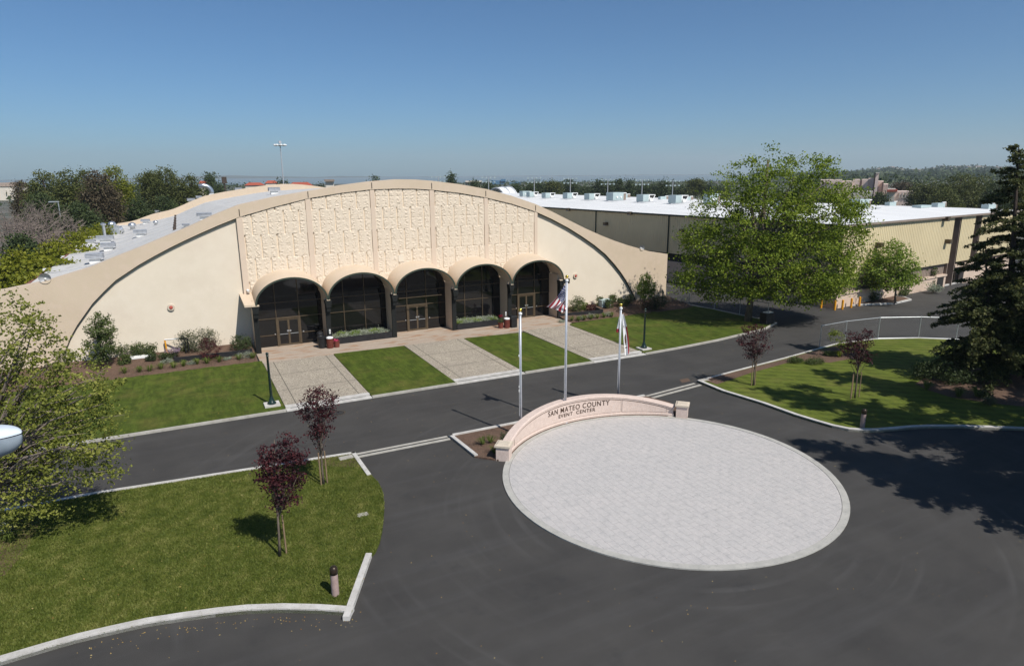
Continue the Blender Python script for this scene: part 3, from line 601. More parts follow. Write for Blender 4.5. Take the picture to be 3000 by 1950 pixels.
# round concave dish floodlights on the eaves
for px, py, rad in ((133, 814, .34), (1877, 725, .28)):
    u, z = PV(px, py, VF+.2); b = MB(); ns = 20; V = []; 
    for i in range(6):
        for k in range(ns): a = 2*math.pi*k/ns; rr = rad*math.cos(i*.3); V.append((u+rr*math.cos(a), VF-.05+rad*.75*math.sin(i*.3), z+rr*math.sin(a)-rad*.25*math.sin(i*.3)))
    F = [(i*ns+k, i*ns+(k+1) % ns, (i+1)*ns+(k+1) % ns, (i+1)*ns+k) for i in range(5) for k in range(ns)]+[tuple(range(5*ns, 6*ns))]
    o = raw('dish_floodlight', V, F, M['vent'], hall, smooth=True); MB().tube((u, VF+.12, z), (u, VF+.3, z-rad), .04).build('bracket', M['galv'], o); MB().ball((u, VF+.12, z-.05), rad*.2, 8).build('bulb', M['white'], o)
# things on the roof
rf = lambda x, y: prof(x, y) if -9 < x < 40.6 and 51.4 < y < VB else -5
def roof_vent(px, py, w, h, d=1.0):
    p = hit(px, py, rf, 50, 150, 3000); k = depth(p)/FPX; w *= k; h *= k
    b = MB(); b.box((p[0], p[1], p[2]+h*.20), (w*.62, d*.7, h*.5)); o = b.build('roof_vent', M['white'], hall)
    c = MB(); c.box((p[0], p[1], p[2]+h*.62), (w, d, h*.42), taper=.93)
    for q in (.42, .56, .70, .84): c.box((p[0], p[1], p[2]+h*q), (w*1.03, d*1.04, h*.035))
    c.build('louvre_hood', M['vent'], o)
for a in ((280, 769, 45, 32), (319, 733, 37, 26), (310, 711, 44, 24), (412, 692, 34, 22), (427, 655, 24, 15), (267, 713, 24, 13, .7), (468, 628, 24, 14), (561, 594, 22, 15), (583, 584, 16, 12), (699, 562, 19, 14), (746, 564, 24, 16), (804, 568, 32, 22), (600, 642, 40, 22), (545, 664, 20, 10, .6)): roof_vent(*a)
for px, py, s in ((389, 672, 20), (457, 659, 13)):
    p = hit(px, py, rf, 50, 150, 3000); q = s*depth(p)/FPX; b = MB(); b.lathe(p, [(q*.30, -.1), (q*.30, q*.35), (q*.5, q*.42), (q*.55, q*.62), (q*.45, q*.85), (q*.2, q*1.0), (.01, q*1.02)], 14); b.build('turbine_vent', M['duct'], hall, smooth=True)
p = hit(338, 686, rf, 50, 150, 3000); b = MB(); b.box(p+np.array([0, 0, .45]), (.9, .9, 1.0)); b.ball(p+np.array([-.2, 0, 1.1]), .45); b.tube(p+np.array([.6, -.2, .5]), p+np.array([.9, -.2, .6]), .4); b.build('exhaust_fan', M['duct'], hall)
p = hit(308, 698, rf, 50, 150, 3000); b = MB(); b.tube(p, p+np.array([0, 0, 1.45]), .16, n=10); b.lathe(p+np.array([0, 0, 1.4]), [(.2, 0), (.3, .1), (.3, .2), (.1, .32)], 12); b.build('flue_pipe', M['duct'], hall)
p = hit(621, 572, rf, 50, 150, 3000); b = MB(); b.path([p+np.array([.0, 0, -.1])]+[p+np.array([-1.5+1.5*math.cos(a), 0, .6+1.35*math.sin(a)]) for a in np.linspace(0, 1.5, 8)]+[p+np.array([-2.3, 0, 1.8])], .45, 14); o = b.build('bent_duct', M['duct'], hall, smooth=True); MB().box(p+np.array([.1, 0, .1]), (1.3, 1.3, .3)).build('duct_curb', M['white'], o)
for q in np.linspace(0, 1, 8):
    p = hit(515+q*-3, 620+q*53, rf, 50, 150, 3000); MB().box(p+np.array([0, 0, .12]), (.25, .9, .25)).build('pipe_support', M['bark_dark'], hall)
for v in np.linspace(56, 108, 9):
    uu = np.linspace(-8.8, 14, 20); jl = MB()
    for i in range(19): jl.hexa([(uu[i], v, prof(uu[i], v)+.0), (uu[i+1], v, prof(uu[i+1], v)+.0), (uu[i+1], v+.12, prof(uu[i+1], v)+.0), (uu[i], v+.12, prof(uu[i], v)), (uu[i], v, prof(uu[i], v)+.012), (uu[i+1], v, prof(uu[i+1], v)+.012), (uu[i+1], v+.12, prof(uu[i+1], v)+.012), (uu[i], v+.12, prof(uu[i], v)+.012)])
    jl.build('roof_seam', M['vent'], hall)
# ------------------------------------------------------------------ entrance sign
sign = thing('entrance_sign_wall', 'curved low pink granite wall lettered with the venue name at the edge of the paved circle', 'sign wall', (*pol(7.2, 92), .03))
def sh(d): return .58+.68*(1-((d-92)/44.5)**2)
def sweep(d0, d1, prof_, n=60):             # prof_(deg) -> list of (radius, z)
    V = []; F = []
    for i in range(n+1):
        d = d0+(d1-d0)*i/n; P = prof_(d); m_ = len(P)
        for r_, z in P: V.append((*pol(r_, d), z))
    for i in range(n):
        for j in range(m_): a, b = i*m_+j, i*m_+(j+1) % m_; F.append((a, b, b+m_, a+m_))
    F += [tuple(range(m_)), tuple(range((n+1)*m_-1, n*m_-1, -1))]
    mb = MB(); mb.add(V, F); return mb
sweep(136.5, 47.5, lambda d: [(7.04, .0), (7.40, .0), (7.40, sh(d)-.10), (7.04, sh(d)-.10)]).build('wall', M['granite'], sign)
sweep(136.8, 47.2, lambda d: [(6.99, .0), (7.035, .0), (7.035, .19), (7.02, .19), (6.99, .165)]).build('plinth', M['granite'], sign)
sweep(136.8, 47.2, lambda d: [(6.985, sh(d)-.10), (7.445, sh(d)-.10), (7.445, sh(d)-.03), (7.40, sh(d)), (7.03, sh(d)), (6.985, sh(d)-.03)]).build('coping', M['granite'], sign)
sweep(136.6, 47.4, lambda d: [(7.005, sh(d)-.17), (7.035, sh(d)-.17), (7.035, sh(d)-.125), (7.005, sh(d)-.125)]).build('moulding', M['granite'], sign)
for d0, d1 in ((131, 70.2), (69.5, 50.5)):
    sweep(d0, d1, lambda d: [(7.018, .235), (7.037, .235), (7.037, sh(d)-.22), (7.018, sh(d)-.22)], 40).build('panel', M['granite'], sign)
    for q in (d0, d1): MB().box((*pol(7.036, q), (.22+sh(q)-.2)/2), (.016, .02, sh(q)-.44), R(q)).build('panel_groove', M['letter'], sign)
    sweep(d0, d1, lambda d: [(7.030, sh(d)-.22), (7.045, sh(d)-.22), (7.045, sh(d)-.20), (7.030, sh(d)-.20)], 40).build('panel_shadow_line', M['letter'], sign)
def lettering(txt, z0, cap, d0, d1):
    cu = bpy.data.curves.new('lettering', 'FONT'); cu.body = txt; cu.size = 1; cu.extrude = .008; cu.offset = .002; cu.space_character = 1.15
    to = bpy.data.objects.new('lettering', cu); COL.objects.link(to); bpy.context.view_layer.update()
    me = bpy.data.meshes.new_from_object(to.evaluated_get(bpy.context.evaluated_depsgraph_get()))
    v = np.zeros(len(me.vertices)*3); me.vertices.foreach_get('co', v); v = v.reshape(-1, 3); F = [tuple(p.vertices) for p in me.polygons]
    bpy.data.objects.remove(to); bpy.data.curves.remove(cu); bpy.data.meshes.remove(me)
    x = (v[:, 0]-v[:, 0].min())/(v[:, 0].max()-v[:, 0].min()); h = v[:, 1].max(); ang = np.radians(d0+(d1-d0)*x); rad = 7.004-v[:, 2]*.6
    P = np.stack([PC[0]+rad*np.cos(ang), PC[1]+rad*np.sin(ang), z0+v[:, 1]/h*cap], 1)
    raw('lettering', P, F, M['letter'], sign)
lettering('SAN MATEO COUNTY', .68, .27, 106.3, 75.2); lettering('EVENT  CENTER', .42, .185, 100.3, 81.8)
for d in (139.6, 43.9):
    x, y = pol(7.18, d); rz = R(d)
    b = MB(); b.box((x, y, .33), (.60, .58, .66), rz); o = b.build('pillar', M['granite'], sign)
    c = MB(); c.box((x, y, .70), (.72, .70, .09), rz); c.box((x, y, .765), (.64, .62, .04), rz, taper=.8); c.build('pillar_cap', M['granite_cap'], o)
# ------------------------------------------------------------------ flagpoles
def flagpole(label, bx, by, tx, ty):
    b = G(bx, by, .06); z = TP(tx, ty, b)[2]; t = thing('flagpole', label, 'flagpole', b, 'flagpoles behind the sign wall')
    MB().tube(b-np.array([0, 0, .1]), (b[0], b[1], z-.12), .07, .048, 14).build('pole', M['alu'], t, smooth=True)
    MB().lathe((b[0], b[1], b[2]-.02), [(.17, 0), (.17, .03), (.09, .10), (.075, .12)], 14).build('base_collar', M['alu'], t)
    MB().lathe((b[0], b[1], z-.22), [(.055, 0), (.085, .03), (.085, .10), (.03, .13), (.015, .2)], 12).build('truck', M['white'], t)
    MB().ball((b[0], b[1], z+.03), .085, 10).build('ball', M['gold'], t, smooth=True)
    h = MB(); pts = [(b[0]-.085-.01*math.sin(q*9), b[1]-.03, b[2]+1.2+(z-b[2]-1.45)*q) for q in np.linspace(0, 1, 12)]; h.path(pts, .008, 4); h.build('halyard', M['white'], t)
    c = MB(); c.box((b[0]-.09, b[1]-.03, b[2]+1.15), (.03, .03, .16)); c.build('cleat', M['steel'], t)
    return b, z, t
b1, z1, t1 = flagpole('shortest grey flagpole flying no flag, leftmost of the three behind the sign', 1526, 1276, 1528, 909)
for q, dz in ((2.35, .06), (2.55, .04), (3.2, .05), (4.1, .05)): MB().box((b1[0]-.10, b1[1]-.03, b1[2]+q), (.035, .03, dz*2)).build('halyard_snap', M['white'], t1)
b2, z2, t2 = flagpole('tallest grey flagpole, the middle one, flying the striped national flag', 1655.5, 1236, 1666, 812)
b3, z3, t3 = flagpole('grey flagpole on the right of the three, flying the white state flag', 1810, 1194, 1824, 894)
def flag(name, label, base, zt_, pos, nt_, ns_, colour, slots):
    V = []; F = []; MI = []
    for j in range(nt_+1):
        for i in range(ns_+1): V.append(np.array([base[0], base[1], 0])+pos(i/ns_, j/nt_))
    for j in range(nt_):
        for i in range(ns_): a = j*(ns_+1)+i; F.append((a, a+1, a+ns_+2, a+ns_+1)); MI.append(colour((i+.5)/ns_, (j+.5)/nt_))
    V = np.array(V); o = raw(name, V, F, None, smooth=True, slots=slots, mi=MI, origin=(base[0], base[1], zt_)); return tag(o, label, 'flag', 'flags on the flagpoles')
zf = TP(1665, 829, b2)[2]
def us_pos(s, t):
    hoist = np.array([0, 0, zf-1.28*t]); off = np.array([-.055, 0, 0])
    fly = np.array([-.95+1.12*t**1.35, 0, zf-1.22-.22*t+.05*math.sin(6*t)])
    p = hoist*(1-s)+fly*s
    x = p[0]*1.0+.045*math.sin(13*t+5*s)*s; fold = (.16*math.sin(15*t+3*s)*min(1, s*2)+.05*math.sin(9*s+4*t))
    q = HR*x-HF*fold*.8; return np.array([q[0]+off[0]*HR[0], q[1]+off[0]*HR[1], p[2]-.10*math.sin(math.pi*s)*(1-t)])
def us_col(s, t):
    if s < .42 and t < 7/13:
        u, v = s/.42*11, t*13/7*9; i, j = int(u+.5), int(v+.5)
        return 1 if (i+j) % 2 == 0 and 0 < i < 11 and 0 < j < 9 and abs(u-i) < .36 and abs(v-j) < .36 else 2
    return 0 if int(t*13) % 2 == 0 else 1
flag('national_flag', 'red and white striped flag with blue starred corner hanging limp from the middle flagpole', b2, zf, us_pos, 78, 96, us_col, [M['flag_red'], M['flag_white'], M['flag_blue']])
zc3 = TP(1822, 918, b3)[2]
def state_flag():
    V = []; F = []; MI = []
    def patch(fn, na, nb, col):
        o = len(V)
        for i in range(na+1):
            for j in range(nb+1):
                x, dpt, z = fn(i/na, j/nb); q = HR*x+HF*dpt; V.append((b3[0]+q[0], b3[1]+q[1], z))
        for i in range(na):
            for j in range(nb): k = o+i*(nb+1)+j; F.append((k, k+1, k+nb+2, k+nb+1)); MI.append(col((i+.5)/na, (j+.5)/nb))
    def main(a, b): return (.045+.24*a**1.3+b*(.10+.46*a*(1.25-a)), -.03-.035*math.sin(7*b+2.5*a)-.008*math.sin(14*b), zc3-.03-2.25*a+.12*b*a*a-.05*math.sin(3*b)*a)
    def side(a, b): return (-.03-b*(.03+.17*a), .02+.06*math.sin(6*b), zc3-.08-.98*a+.06*b)
    def mc(a, b):
        if b > .74 and a > .30: return 0
        bear = ((a-.62)/.10)**2+((b-.40)/.17)**2 < 1 or ((a-.53)/.05)**2+((b-.5)/.10)**2 < 1 or (.66 < a < .76 and (abs(b-.28) < .045 or abs(b-.46) < .045))
        return 2 if bear or (.80 < a < .83 and .2 < b < .62) or (((a-.30)/.03)**2+((b-.35)/.10)**2 < 1) else 1
    patch(main, 70, 30, mc); patch(side, 30, 14, lambda a, b: 0 if a > .80 else 1)
    return tag(raw('state_flag', V, F, None, smooth=True, slots=[M['flag_red'], M['flag_white'], M['flag_brown']], mi=MI, origin=(b3[0], b3[1], zc3)), 'white flag with red hem and dark bear emblem draped down the right flagpole', 'flag', 'flags on the flagpoles')
state_flag()
# ------------------------------------------------------------------ posts, bollards, covers
def lamp_post(label, bx, by, tx, ty, tilt=0):
    b = G(bx, by, .12); z = TP(tx, ty, b)[2]; t = thing('lamp_post', label, 'post', b, 'dark green posts by the walks')
    MB().box((b[0], b[1], b[2]+.01), (.82, .82, .12)).build('concrete_footing', M['kerb'], t)
    MB().lathe(b+np.array([0, 0, .07]), [(.24, 0), (.24, .06), (.17, .14), (.12, .3), (.085, .42), (.08, .5), (.06, z-b[2]-.3), (.075, z-b[2]-.28), (.075, z-b[2]-.2)], 16).build('pole', M['lamp_green'], t, smooth=True)
    MB().ball((b[0], b[1], z-.05), .085, 10).build('finial', M['lamp_green'], t, smooth=True)
lamp_post('dark green post with ball finial on the lawn left of the walkways', 797, 1185, 783, 1033)
lamp_post('dark green post with ball finial on the lawn right of the walkways', 1886, 1021, 1890.7, 904)
def bollard(label, px, py, ty):
    b = G(px, py, .10); z = TP(px-4, ty, b)[2]; h = z-b[2]; t = thing('bollard_light', label, 'bollard', b, 'concrete bollards on the lawns')
    MB().lathe(b-np.array([0, 0, .03]), [(.115, 0), (.115, h-.22)], 20).build('column', M['bollard'], t, smooth=False)
    MB().lathe(b+np.array([0, 0, h-.255]), [(.123, 0), (.123, .14), (.11, .2), (.07, .245), (.01, .26)], 20).build('cap', M['bollard_top'], t, smooth=True)
bollard('pinkish concrete bollard with bronze cap on the front lawn corner', 983, 1741, 1657)
bollard('shaded concrete bollard with dark cap on the lawn at right', 2526, 1251, 1197)
yb = [(2405, 902), (2445, 908), (2467, 906), (2493, 901), (2517, 896.5)]
for i, (px, py) in enumerate(yb):
    b = G(px, py, 0); lab = ['leftmost yellow bollard, standing apart by the leafy tree', 'second yellow bollard from the left in front of the warehouse corner', 'middle yellow bollard of the five by the warehouse corner', 'second yellow bollard from the right, by the warehouse corner', 'rightmost yellow bollard, beside the planted island'][i]
    t = thing('yellow_bollard', lab, 'bollard', b, 'yellow bollards by the warehouse')
    MB().lathe(b, [(.10, -.02), (.10, .84)], 14).build('post', M['yellow'], t); MB().lathe(b+np.array([0, 0, .84]), [(.10, 0), (.085, .05), (.05, .08), (.005, .09)], 14).build('rounded_cap', M['yellow'], t, smooth=True)
def cover(name, label, px, py, w, d, h, m, z=.1, fn=None):
    b = GB(px, py) if fn else G(px, py, z); t = thing(name, label, 'utility cover', b)
    mb = MB(); mb.box((b[0], b[1], b[2]+h/2-.02), (w, d, h)); mb.build('frame', M[m], t)
    mb = MB(); mb.box((b[0], b[1], b[2]+h-.012), (w*.86, d*.82, .02)); mb.build('lid', M['kerb_low'] if m != 'white' else M['white'], t)
cover('utility_vault', 'white utility vault lid between two round shrubs by the hall wall', 412, 1046, 1.25, .55, .12, 'white', fn=1)
cover('utility_cover', 'small grey utility cover set in the front lawn', 1063, 1507, .42, .26, .035, 'kerb_low')
cover('utility_cover', 'grey concrete meter box in the mulch corner by the road', 1014, 1341, .62, .34, .06, 'kerb_low', .11)
cover('utility_cover', 'pale valve box at the right end of the lawn kerb corner', 2062, 1113, .6, .34, .05, 'kerb_low', .1)
b = G(990, 1209, 0); t = thing('manhole_cover', 'round dark manhole cover in the road asphalt', 'manhole', b); MB().lathe(b, [(.40, -.02), (.40, .006)], 24).build('ring', M['bollard_top'], t); MB().lathe(b, [(.33, .0), (.33, .009)], 24).build('lid', M['slot'], t)
tag(MB().prism([G2(1990, 1112), G2(2015, 1107), G2(2024, 1116), G2(1998, 1121)], -.01, .005).build('road_patch', mat('rusty_patch', (.13, .085, .06), (.09, .06, .045))), kind='structure')
# ------------------------------------------------------------------ things by the entrances
def planter(label, x0, x1):
    t = thing('planter_box', label, 'planter', ((x0+x1)/2, 49.0, .1), 'planter boxes under the glazed arches')
    b = MB(); b.box(((x0+x1)/2, 48.98, .34), (x1-x0, .09, .48)); b.build('front', M['planter'], t)
    p = MB(); nb = 6
    for i in range(nb): w_ = (x1-x0)/nb; p.box((x0+w_*(i+.5), 48.93, .34), (w_-.03, .02, .46))
    p.build('cladding', M['planter'], t)
    s = MB(); s.box(((x0+x1)/2, 49.76, .28), (x1-x0-.02, 1.46, .36)); s.build('soil', M['mulch'], t)
    C, V = leaves([((x0+x1)/2+q, 49.75, .60, .55, .72, .12) for q in np.linspace(-(x1-x0)/2+.5, (x1-x0)/2-.5, 9)], 330, 20, .10, .075, .5); ok = None
    V[:, 0] = np.clip(V[:, 0], x0+.05, x1-.05); V[:, 1] = np.clip(V[:, 1], 49.0, 50.48); qmesh('foliage', V, M['silver'], t)
    C, V = leaves([((x0+x1)/2+random.uniform(-1.8, 1.8), 49.5+random.uniform(-.3, .4), .64, .4, .4, .12) for q in range(5)], 90, 20, .10, .08, .5); V[:, 0] = np.clip(V[:, 0], x0+.05, x1-.05); V[:, 1] = np.clip(V[:, 1], 49.0, 50.48); qmesh('bright_foliage', V, M['fresh'], t)
planter('black planter box of low green plants under the second arch from the left', 9.5, 14.1); planter('black planter box of low green plants under the fourth arch from the left', 19.6, 23.6)
def urn(label, px, py):
    b = G(px, py, .1); t = thing('litter_bin', label, 'bin', b, 'slatted red brown bins'); h = MB(); h.lathe(b, [(.23, -.02), (.23, .72), (.20, .74)], 18); h.build('body', M['urn'], t)
    s = MB()
    for k_ in range(18): a = 2*math.pi*k_/18; s.box((b[0]+.235*math.cos(a), b[1]+.235*math.sin(a), b[2]+.36), (.03, .05, .68), a)
    s.build('slats', M['urn'], t); l = MB()
    n = 20; V = []; 
    for rr, z in ((.25, .74), (.26, .80), (.20, .84), (.10, .82), (.10, .72)): V += [(b[0]+rr*math.cos(2*math.pi*q/n), b[1]+rr*math.sin(2*math.pi*q/n), b[2]+z) for q in range(n)]
    l.add(V, [(i*n+k_, i*n+(k_+1) % n, (i+1)*n+(k_+1) % n, (i+1)*n+k_) for i in range(4) for k_ in range(n)]); l.build('white_ring_lid', M['white'], t, smooth=True)
urn('red brown slatted bin with white ring lid left of the planter, first arches', 968, 1018.5); urn('red brown slatted bin with white ring lid beside the rightmost entrance', 1485, 959.5)
def pot(label, px, py, flower):
    b = G(px, py, .1); t = thing('plant_pot', label, 'pot', b, 'red brown plant pots'); MB().lathe(b, [(.20, -.02), (.22, .42), (.24, .44), (.24, .48), (.20, .48), (.19, .40), (.01, .40)], 16).build('body', M['urn'], t, smooth=False)
    if flower == 'pink':
        C, V = leaves([(b[0]-.04, b[1], b[2]+.52, .12, .12, .10)], 14, 14, .04, .06); qmesh('flowers', V, mat('pink_petal', (.65, .07, .16)), t)
    else:
        C, V = leaves([(b[0], b[1], b[2]+.62, .22, .2, .22)], 26, 12, .07, .07); qmesh('foliage', V, M['shrub'], t)
        C, V = leaves([(b[0]+.02, b[1], b[2]+1.02, .12, .12, .12)], 14, 14, .04, .06); qmesh('flowers', V, mat('crimson_petal', (.25, .015, .03)), t)
        MB().path([b+np.array([0, 0, .4]), b+np.array([.02, 0, 1.0])], .012, 5).build('stem', M['shrub'], t)
pot('short red brown pot with pink flower beside the left planter box', 987, 1016, 'pink'); pot('red brown pot with tall crimson flower beside the right planter box', 1467, 960.5, 'red')
def bin_(label, px, py, square):
    b = G(px, py, .1); t = thing('trash_can', label, 'trash can', b, 'black trash cans')
    if square: MB().box(b+np.array([0, 0, .45]), (.52, .52, .94)).build('body', M['black_plastic'], t); MB().box(b+np.array([0, 0, .95]), (.58, .58, .08), taper=.9).build('lid', M['black_plastic'], t)
    else:
        MB().lathe(b, [(.27, -.02), (.33, .82)], 18).build('body', M['black_plastic'], t); MB().lathe(b+np.array([0, 0, .78]), [(.36, 0), (.36, .07), (.33, .08), (.30, .02), (.01, .01)], 18).build('rim', M['black_plastic'], t)
bin_('round black trash can beside the leftmost entrance pier', 945, 1018, False); bin_('square black trash can beside the rightmost entrance', 1503, 957.5, True)
b = np.array([8.7, 49.7, .1]); t = thing('trash_can', 'dark round bin standing in shade inside the leftmost arch', 'trash can', b, 'black trash cans'); MB().lathe(b, [(.24, 0), (.26, .8)], 16).build('body', M['black_plastic'], t); MB().lathe(b+np.array([0, 0, .8]), [(.27, 0), (.22, .12), (.08, .2), (.01, .22)], 16).build('domed_lid', M['black_plastic'], t)
for px, py, lab in ((966.5, 971, 'white upright plate on the dark pier above the left slatted bin'), (1482, 919, 'white upright plate on the dark pier above the right slatted bin')):
    u, z = PV(px, py, 48.86); t = thing('wall_plate', lab, 'sign plate', (u, 48.86, z), 'white plates on the piers')
    MB().box((u, 48.87, z), (.11, .03, .34)).build('plate', M['white'], t); MB().box((u, 48.85, z-.02), (.05, .02, .22)).build('slot', M['kerb_low'], t)
# low black walls of the planting beds
def lowwall(label, pts, h):
    P = [GB(*p) for p in pts]; t = thing('low_bed_wall', label, 'low wall', P[0]); mb = MB()
    for a, b in zip(P[:-1], P[1:]):
        d = (b-a)[:2]; L = np.linalg.norm(d); d = d/L; nn = np.array([-d[1], d[0]])*.05
        mb.hexa([(*(a[:2]-nn), a[2]-.15), (*(b[:2]-nn), b[2]-.15), (*(b[:2]+nn), b[2]-.15), (*(a[:2]+nn), a[2]-.15), (*(a[:2]-nn), a[2]+h), (*(b[:2]-nn), b[2]+h), (*(b[:2]+nn), b[2]+h), (*(a[:2]+nn), a[2]+h)])
    mb.build('boards', M['planter'], t)
    for p in P: MB().box((p[0], p[1], p[2]+h/2-.05), (.14, .14, h+.2)).build('corner_post', M['planter'], t)
lowwall('black timber wall edging the planting bed left of the arches', [(519, 1033), (514, 1061), (737, 1036)], .34)
lowwall('black timber wall edging the planting bed right of the arches', [(1637, 930), (1764, 918), (1743, 908)], .34)
# backflow pipe
b = GB(490, 1033); k_ = depth(b)/FPX; t = thing('backflow_pipe', 'yellow and white pipe bend with valve by the left hall wall', 'pipe', b)
top = b+np.array([-.05, 0, .95]); e = top+HR*1.05+np.array([0, 0, .08])
MB().path([b-np.array([0, 0, .1]), b+np.array([-.03, 0, .5]), top-np.array([0, 0, .04])], .055, 8).build('upright_pipe', M['yellow'], t); MB().path([top, e], .05, 8).build('top_pipe', M['white'], t)
v = MB(); v.tube(e, e+HR*.45, .09); v.ball(e+HR*.2+np.array([0, 0, .12]), .12); v.tube(e+HR*.35, e+HR*.35-np.array([0, 0, 1.0]), .06); v.tube(e+HR*.55, e+HR*.55-np.array([0, 0, .9]), .05); v.build('valve', M['black_plastic'], t)
b = GB(1771, 897); t = thing('utility_cabinet', 'grey utility cabinet among shrubs right of the arches', 'cabinet', b); MB().box(b+np.array([0, 0, .3]), (1.0, .6, .62)).build('body', M['hvac'], t); MB().box(b+np.array([0, 0, .64]), (1.1, .7, .07)).build('lid', M['hvac'], t)
# ------------------------------------------------------------------ fences
def chain_fence(label, pts, h, wire=.20, group=None, rail=.028, curved=True):
    P = [G(*p) for p in pts]; t = thing('chain_link_fence', label, 'fence', P[0], group)
    for p in P: MB().tube(p-np.array([0, 0, .02]), p+np.array([0, 0, h+.03]), .03, n=8).build('post', M['galv'], t)
    for a, b in zip(P[:-1], P[1:]):
        MB().tube(a+np.array([0, 0, h-.03]), b+np.array([0, 0, h-.03]), rail, n=6).build('top_rail', M['galv'], t); MB().tube(a+np.array([0, 0, .09]), b+np.array([0, 0, .09]), rail, n=6).build('bottom_rail', M['galv'], t)
        L = np.linalg.norm(b-a); wv = []; H0, H1 = .09, h-.03; n = int((L+h)/wire); d = (b-a)/L; q = MB(); 
        for i in range(n):
            for sgn in (1, -1):
                s0 = i*wire-(h if sgn > 0 else 0); x0, x1 = s0, s0+sgn*(H1-H0) if sgn > 0 else s0-(H1-H0); z0_, z1_ = H0, H1
                lo, hi = (x0, x1); 
                def clip(x, z, xo, zo):
                    if x < 0: f = (0-x)/(xo-x); return 0, z+(zo-z)*f
                    if x > L: f = (L-x)/(xo-x); return L, z+(zo-z)*f
                    return x, z
                if (x0 < 0 and x1 < 0) or (x0 > L and x1 > L): continue
                A = clip(x0, z0_, x1, z1_); B = clip(x1, z1_, x0, z0_)
                if abs(A[0]-B[0]) > .01: q.tube(a+d*A[0]+np.array([0, 0, A[1]]), a+d*B[0]+np.array([0, 0, B[1]]), .0013, n=3, cap=False)
        q.build('chain_link', M['galv'], t)
chain_fence('temporary chain link fence of steel panels along the right hand lawn kerb', [(2400, 1021), (2474, 1006), (2571, 994), (2690, 992), (2800, 996), (2905, 1002)], 1.75)
chain_fence('shaded chain link fence behind the big leafy tree', [(1951, 884), (2018, 893), (2092, 909), (2166, 926), (2248, 941)], 1.65)
b = G(2245, 950); t = thing('trash_can', 'dark bin with white lid in shade under the big leafy tree', 'trash can', b, 'black trash cans'); MB().box(b+np.array([0, 0, .5]), (.9, .7, 1.0)).build('body', M['black_plastic'], t); MB().box(b+np.array([.1, 0, 1.05]), (.7, .5, .06)).build('lid', M['white'], t)
# ------------------------------------------------------------------ lamp head on the left
A0 = CAM+ray(-120, 1283)/FPX*7.2; tip = CAM+ray(63, 1268)/FPX*7.2; ax = tip-A0; ax[2] = (A0+ax)[2]-A0[2]; L = np.linalg.norm(ax); ax /= L; sd = np.cross([0, 0, 1.], ax); sd /= np.linalg.norm(sd); upv = np.cross(ax, sd)
foot = np.array([A0[0]-.9*HR[0], A0[1]-.9*HR[1], 0]); t = thing('street_lamp', 'pale street lamp with boat shaped head at the left edge', 'street lamp', foot)
def shell(z0, z1, wid):
    ns, nr = 26, 14; V = []; F = []
    for i in range(ns+1):
        s = i/ns; w_ = wid*math.sin(math.pi*min(1, .16+.84*s)**1.15)**.62 if s < 1 else 0; w_ = max(w_, .004)
        for j in range(nr+1): a = math.pi*j/nr; V.append(A0+ax*L*s+sd*w_*math.cos(a)+upv*((z1-z0)*math.sin(a)**.8*(w_/wid)**.7+z0))
    for i in range(ns):
        for j in range(nr): q = i*(nr+1)+j; F.append((q, q+1, q+nr+2, q+nr+1))
    F.append(tuple(range(nr, -1, -1))); return V, F
V, F = shell(0.0, .10, .19); hd = raw('housing', V, F, M['blue_paint'], t, smooth=True)
V, F = shell(-.012, -.26, .175); raw('lens', V, F, M['lens'], hd, smooth=True)
ar = MB(); ar.path([foot+np.array([0, 0, A0[2]-.5]), foot+np.array([0, 0, A0[2]-.05])+HR*.15, A0+ax*.12], .045, 10); ar.build('arm', M['blue_paint'], t); MB().tube(foot-np.array([0, 0, .02]), foot+np.array([0, 0, A0[2]-.4]), .10, .06, 12).build('pole', M['blue_paint'], t)
# ------------------------------------------------------------------ trees near by
b = G(2190, 940, .1)
tree('broadleaf_tree', 'tall broad green leafy tree in front of the warehouse corner', b, pxblobs([(2240, 468, 48, 44, 0, .32), (2185, 525, 85, 58, 0, .42), (2350, 500, 70, 46, 0, .75), (2425, 490, 36, 26, 0, 1.2), (2270, 560, 110, 66, 0, .8), (2110, 620, 90, 62, 0, .75), (2250, 650, 140, 95, -.6), (2390, 630, 120, 95), (2490, 590, 60, 45), (2545, 640, 30, 16), (2070, 740, 80, 75), (2200, 770, 140, 95, -1), (2370, 780, 140, 100, -.5), (2480, 710, 55, 80), (2020, 825, 48, 26), (1995, 805, 30, 12), (2110, 848, 75, 32), (2200, 846, 60, 26), (2320, 845, 120, 38, -.8), (2400, 838, 80, 28), (2045, 690, 60, 32), (2420, 800, 80, 50)], b, .9), 'syc', 1700, 42, .36, .19, .26, bark='bark', nl=70, group=None, shell=.5)
b = G(2622, 888, .1)
tree('small_tree', 'small round leafy tree in the planted island by the warehouse front', b, pxblobs([(2600, 745, 50, 38), (2640, 780, 50, 40), (2560, 790, 42, 36), (2610, 820, 70, 26), (2575, 830, 30, 20), (2665, 815, 28, 20)], b), 'fresh', 420, 22, .30, .2, .1, nl=22, shell=.3)
b = G(-45, 1585, .11)
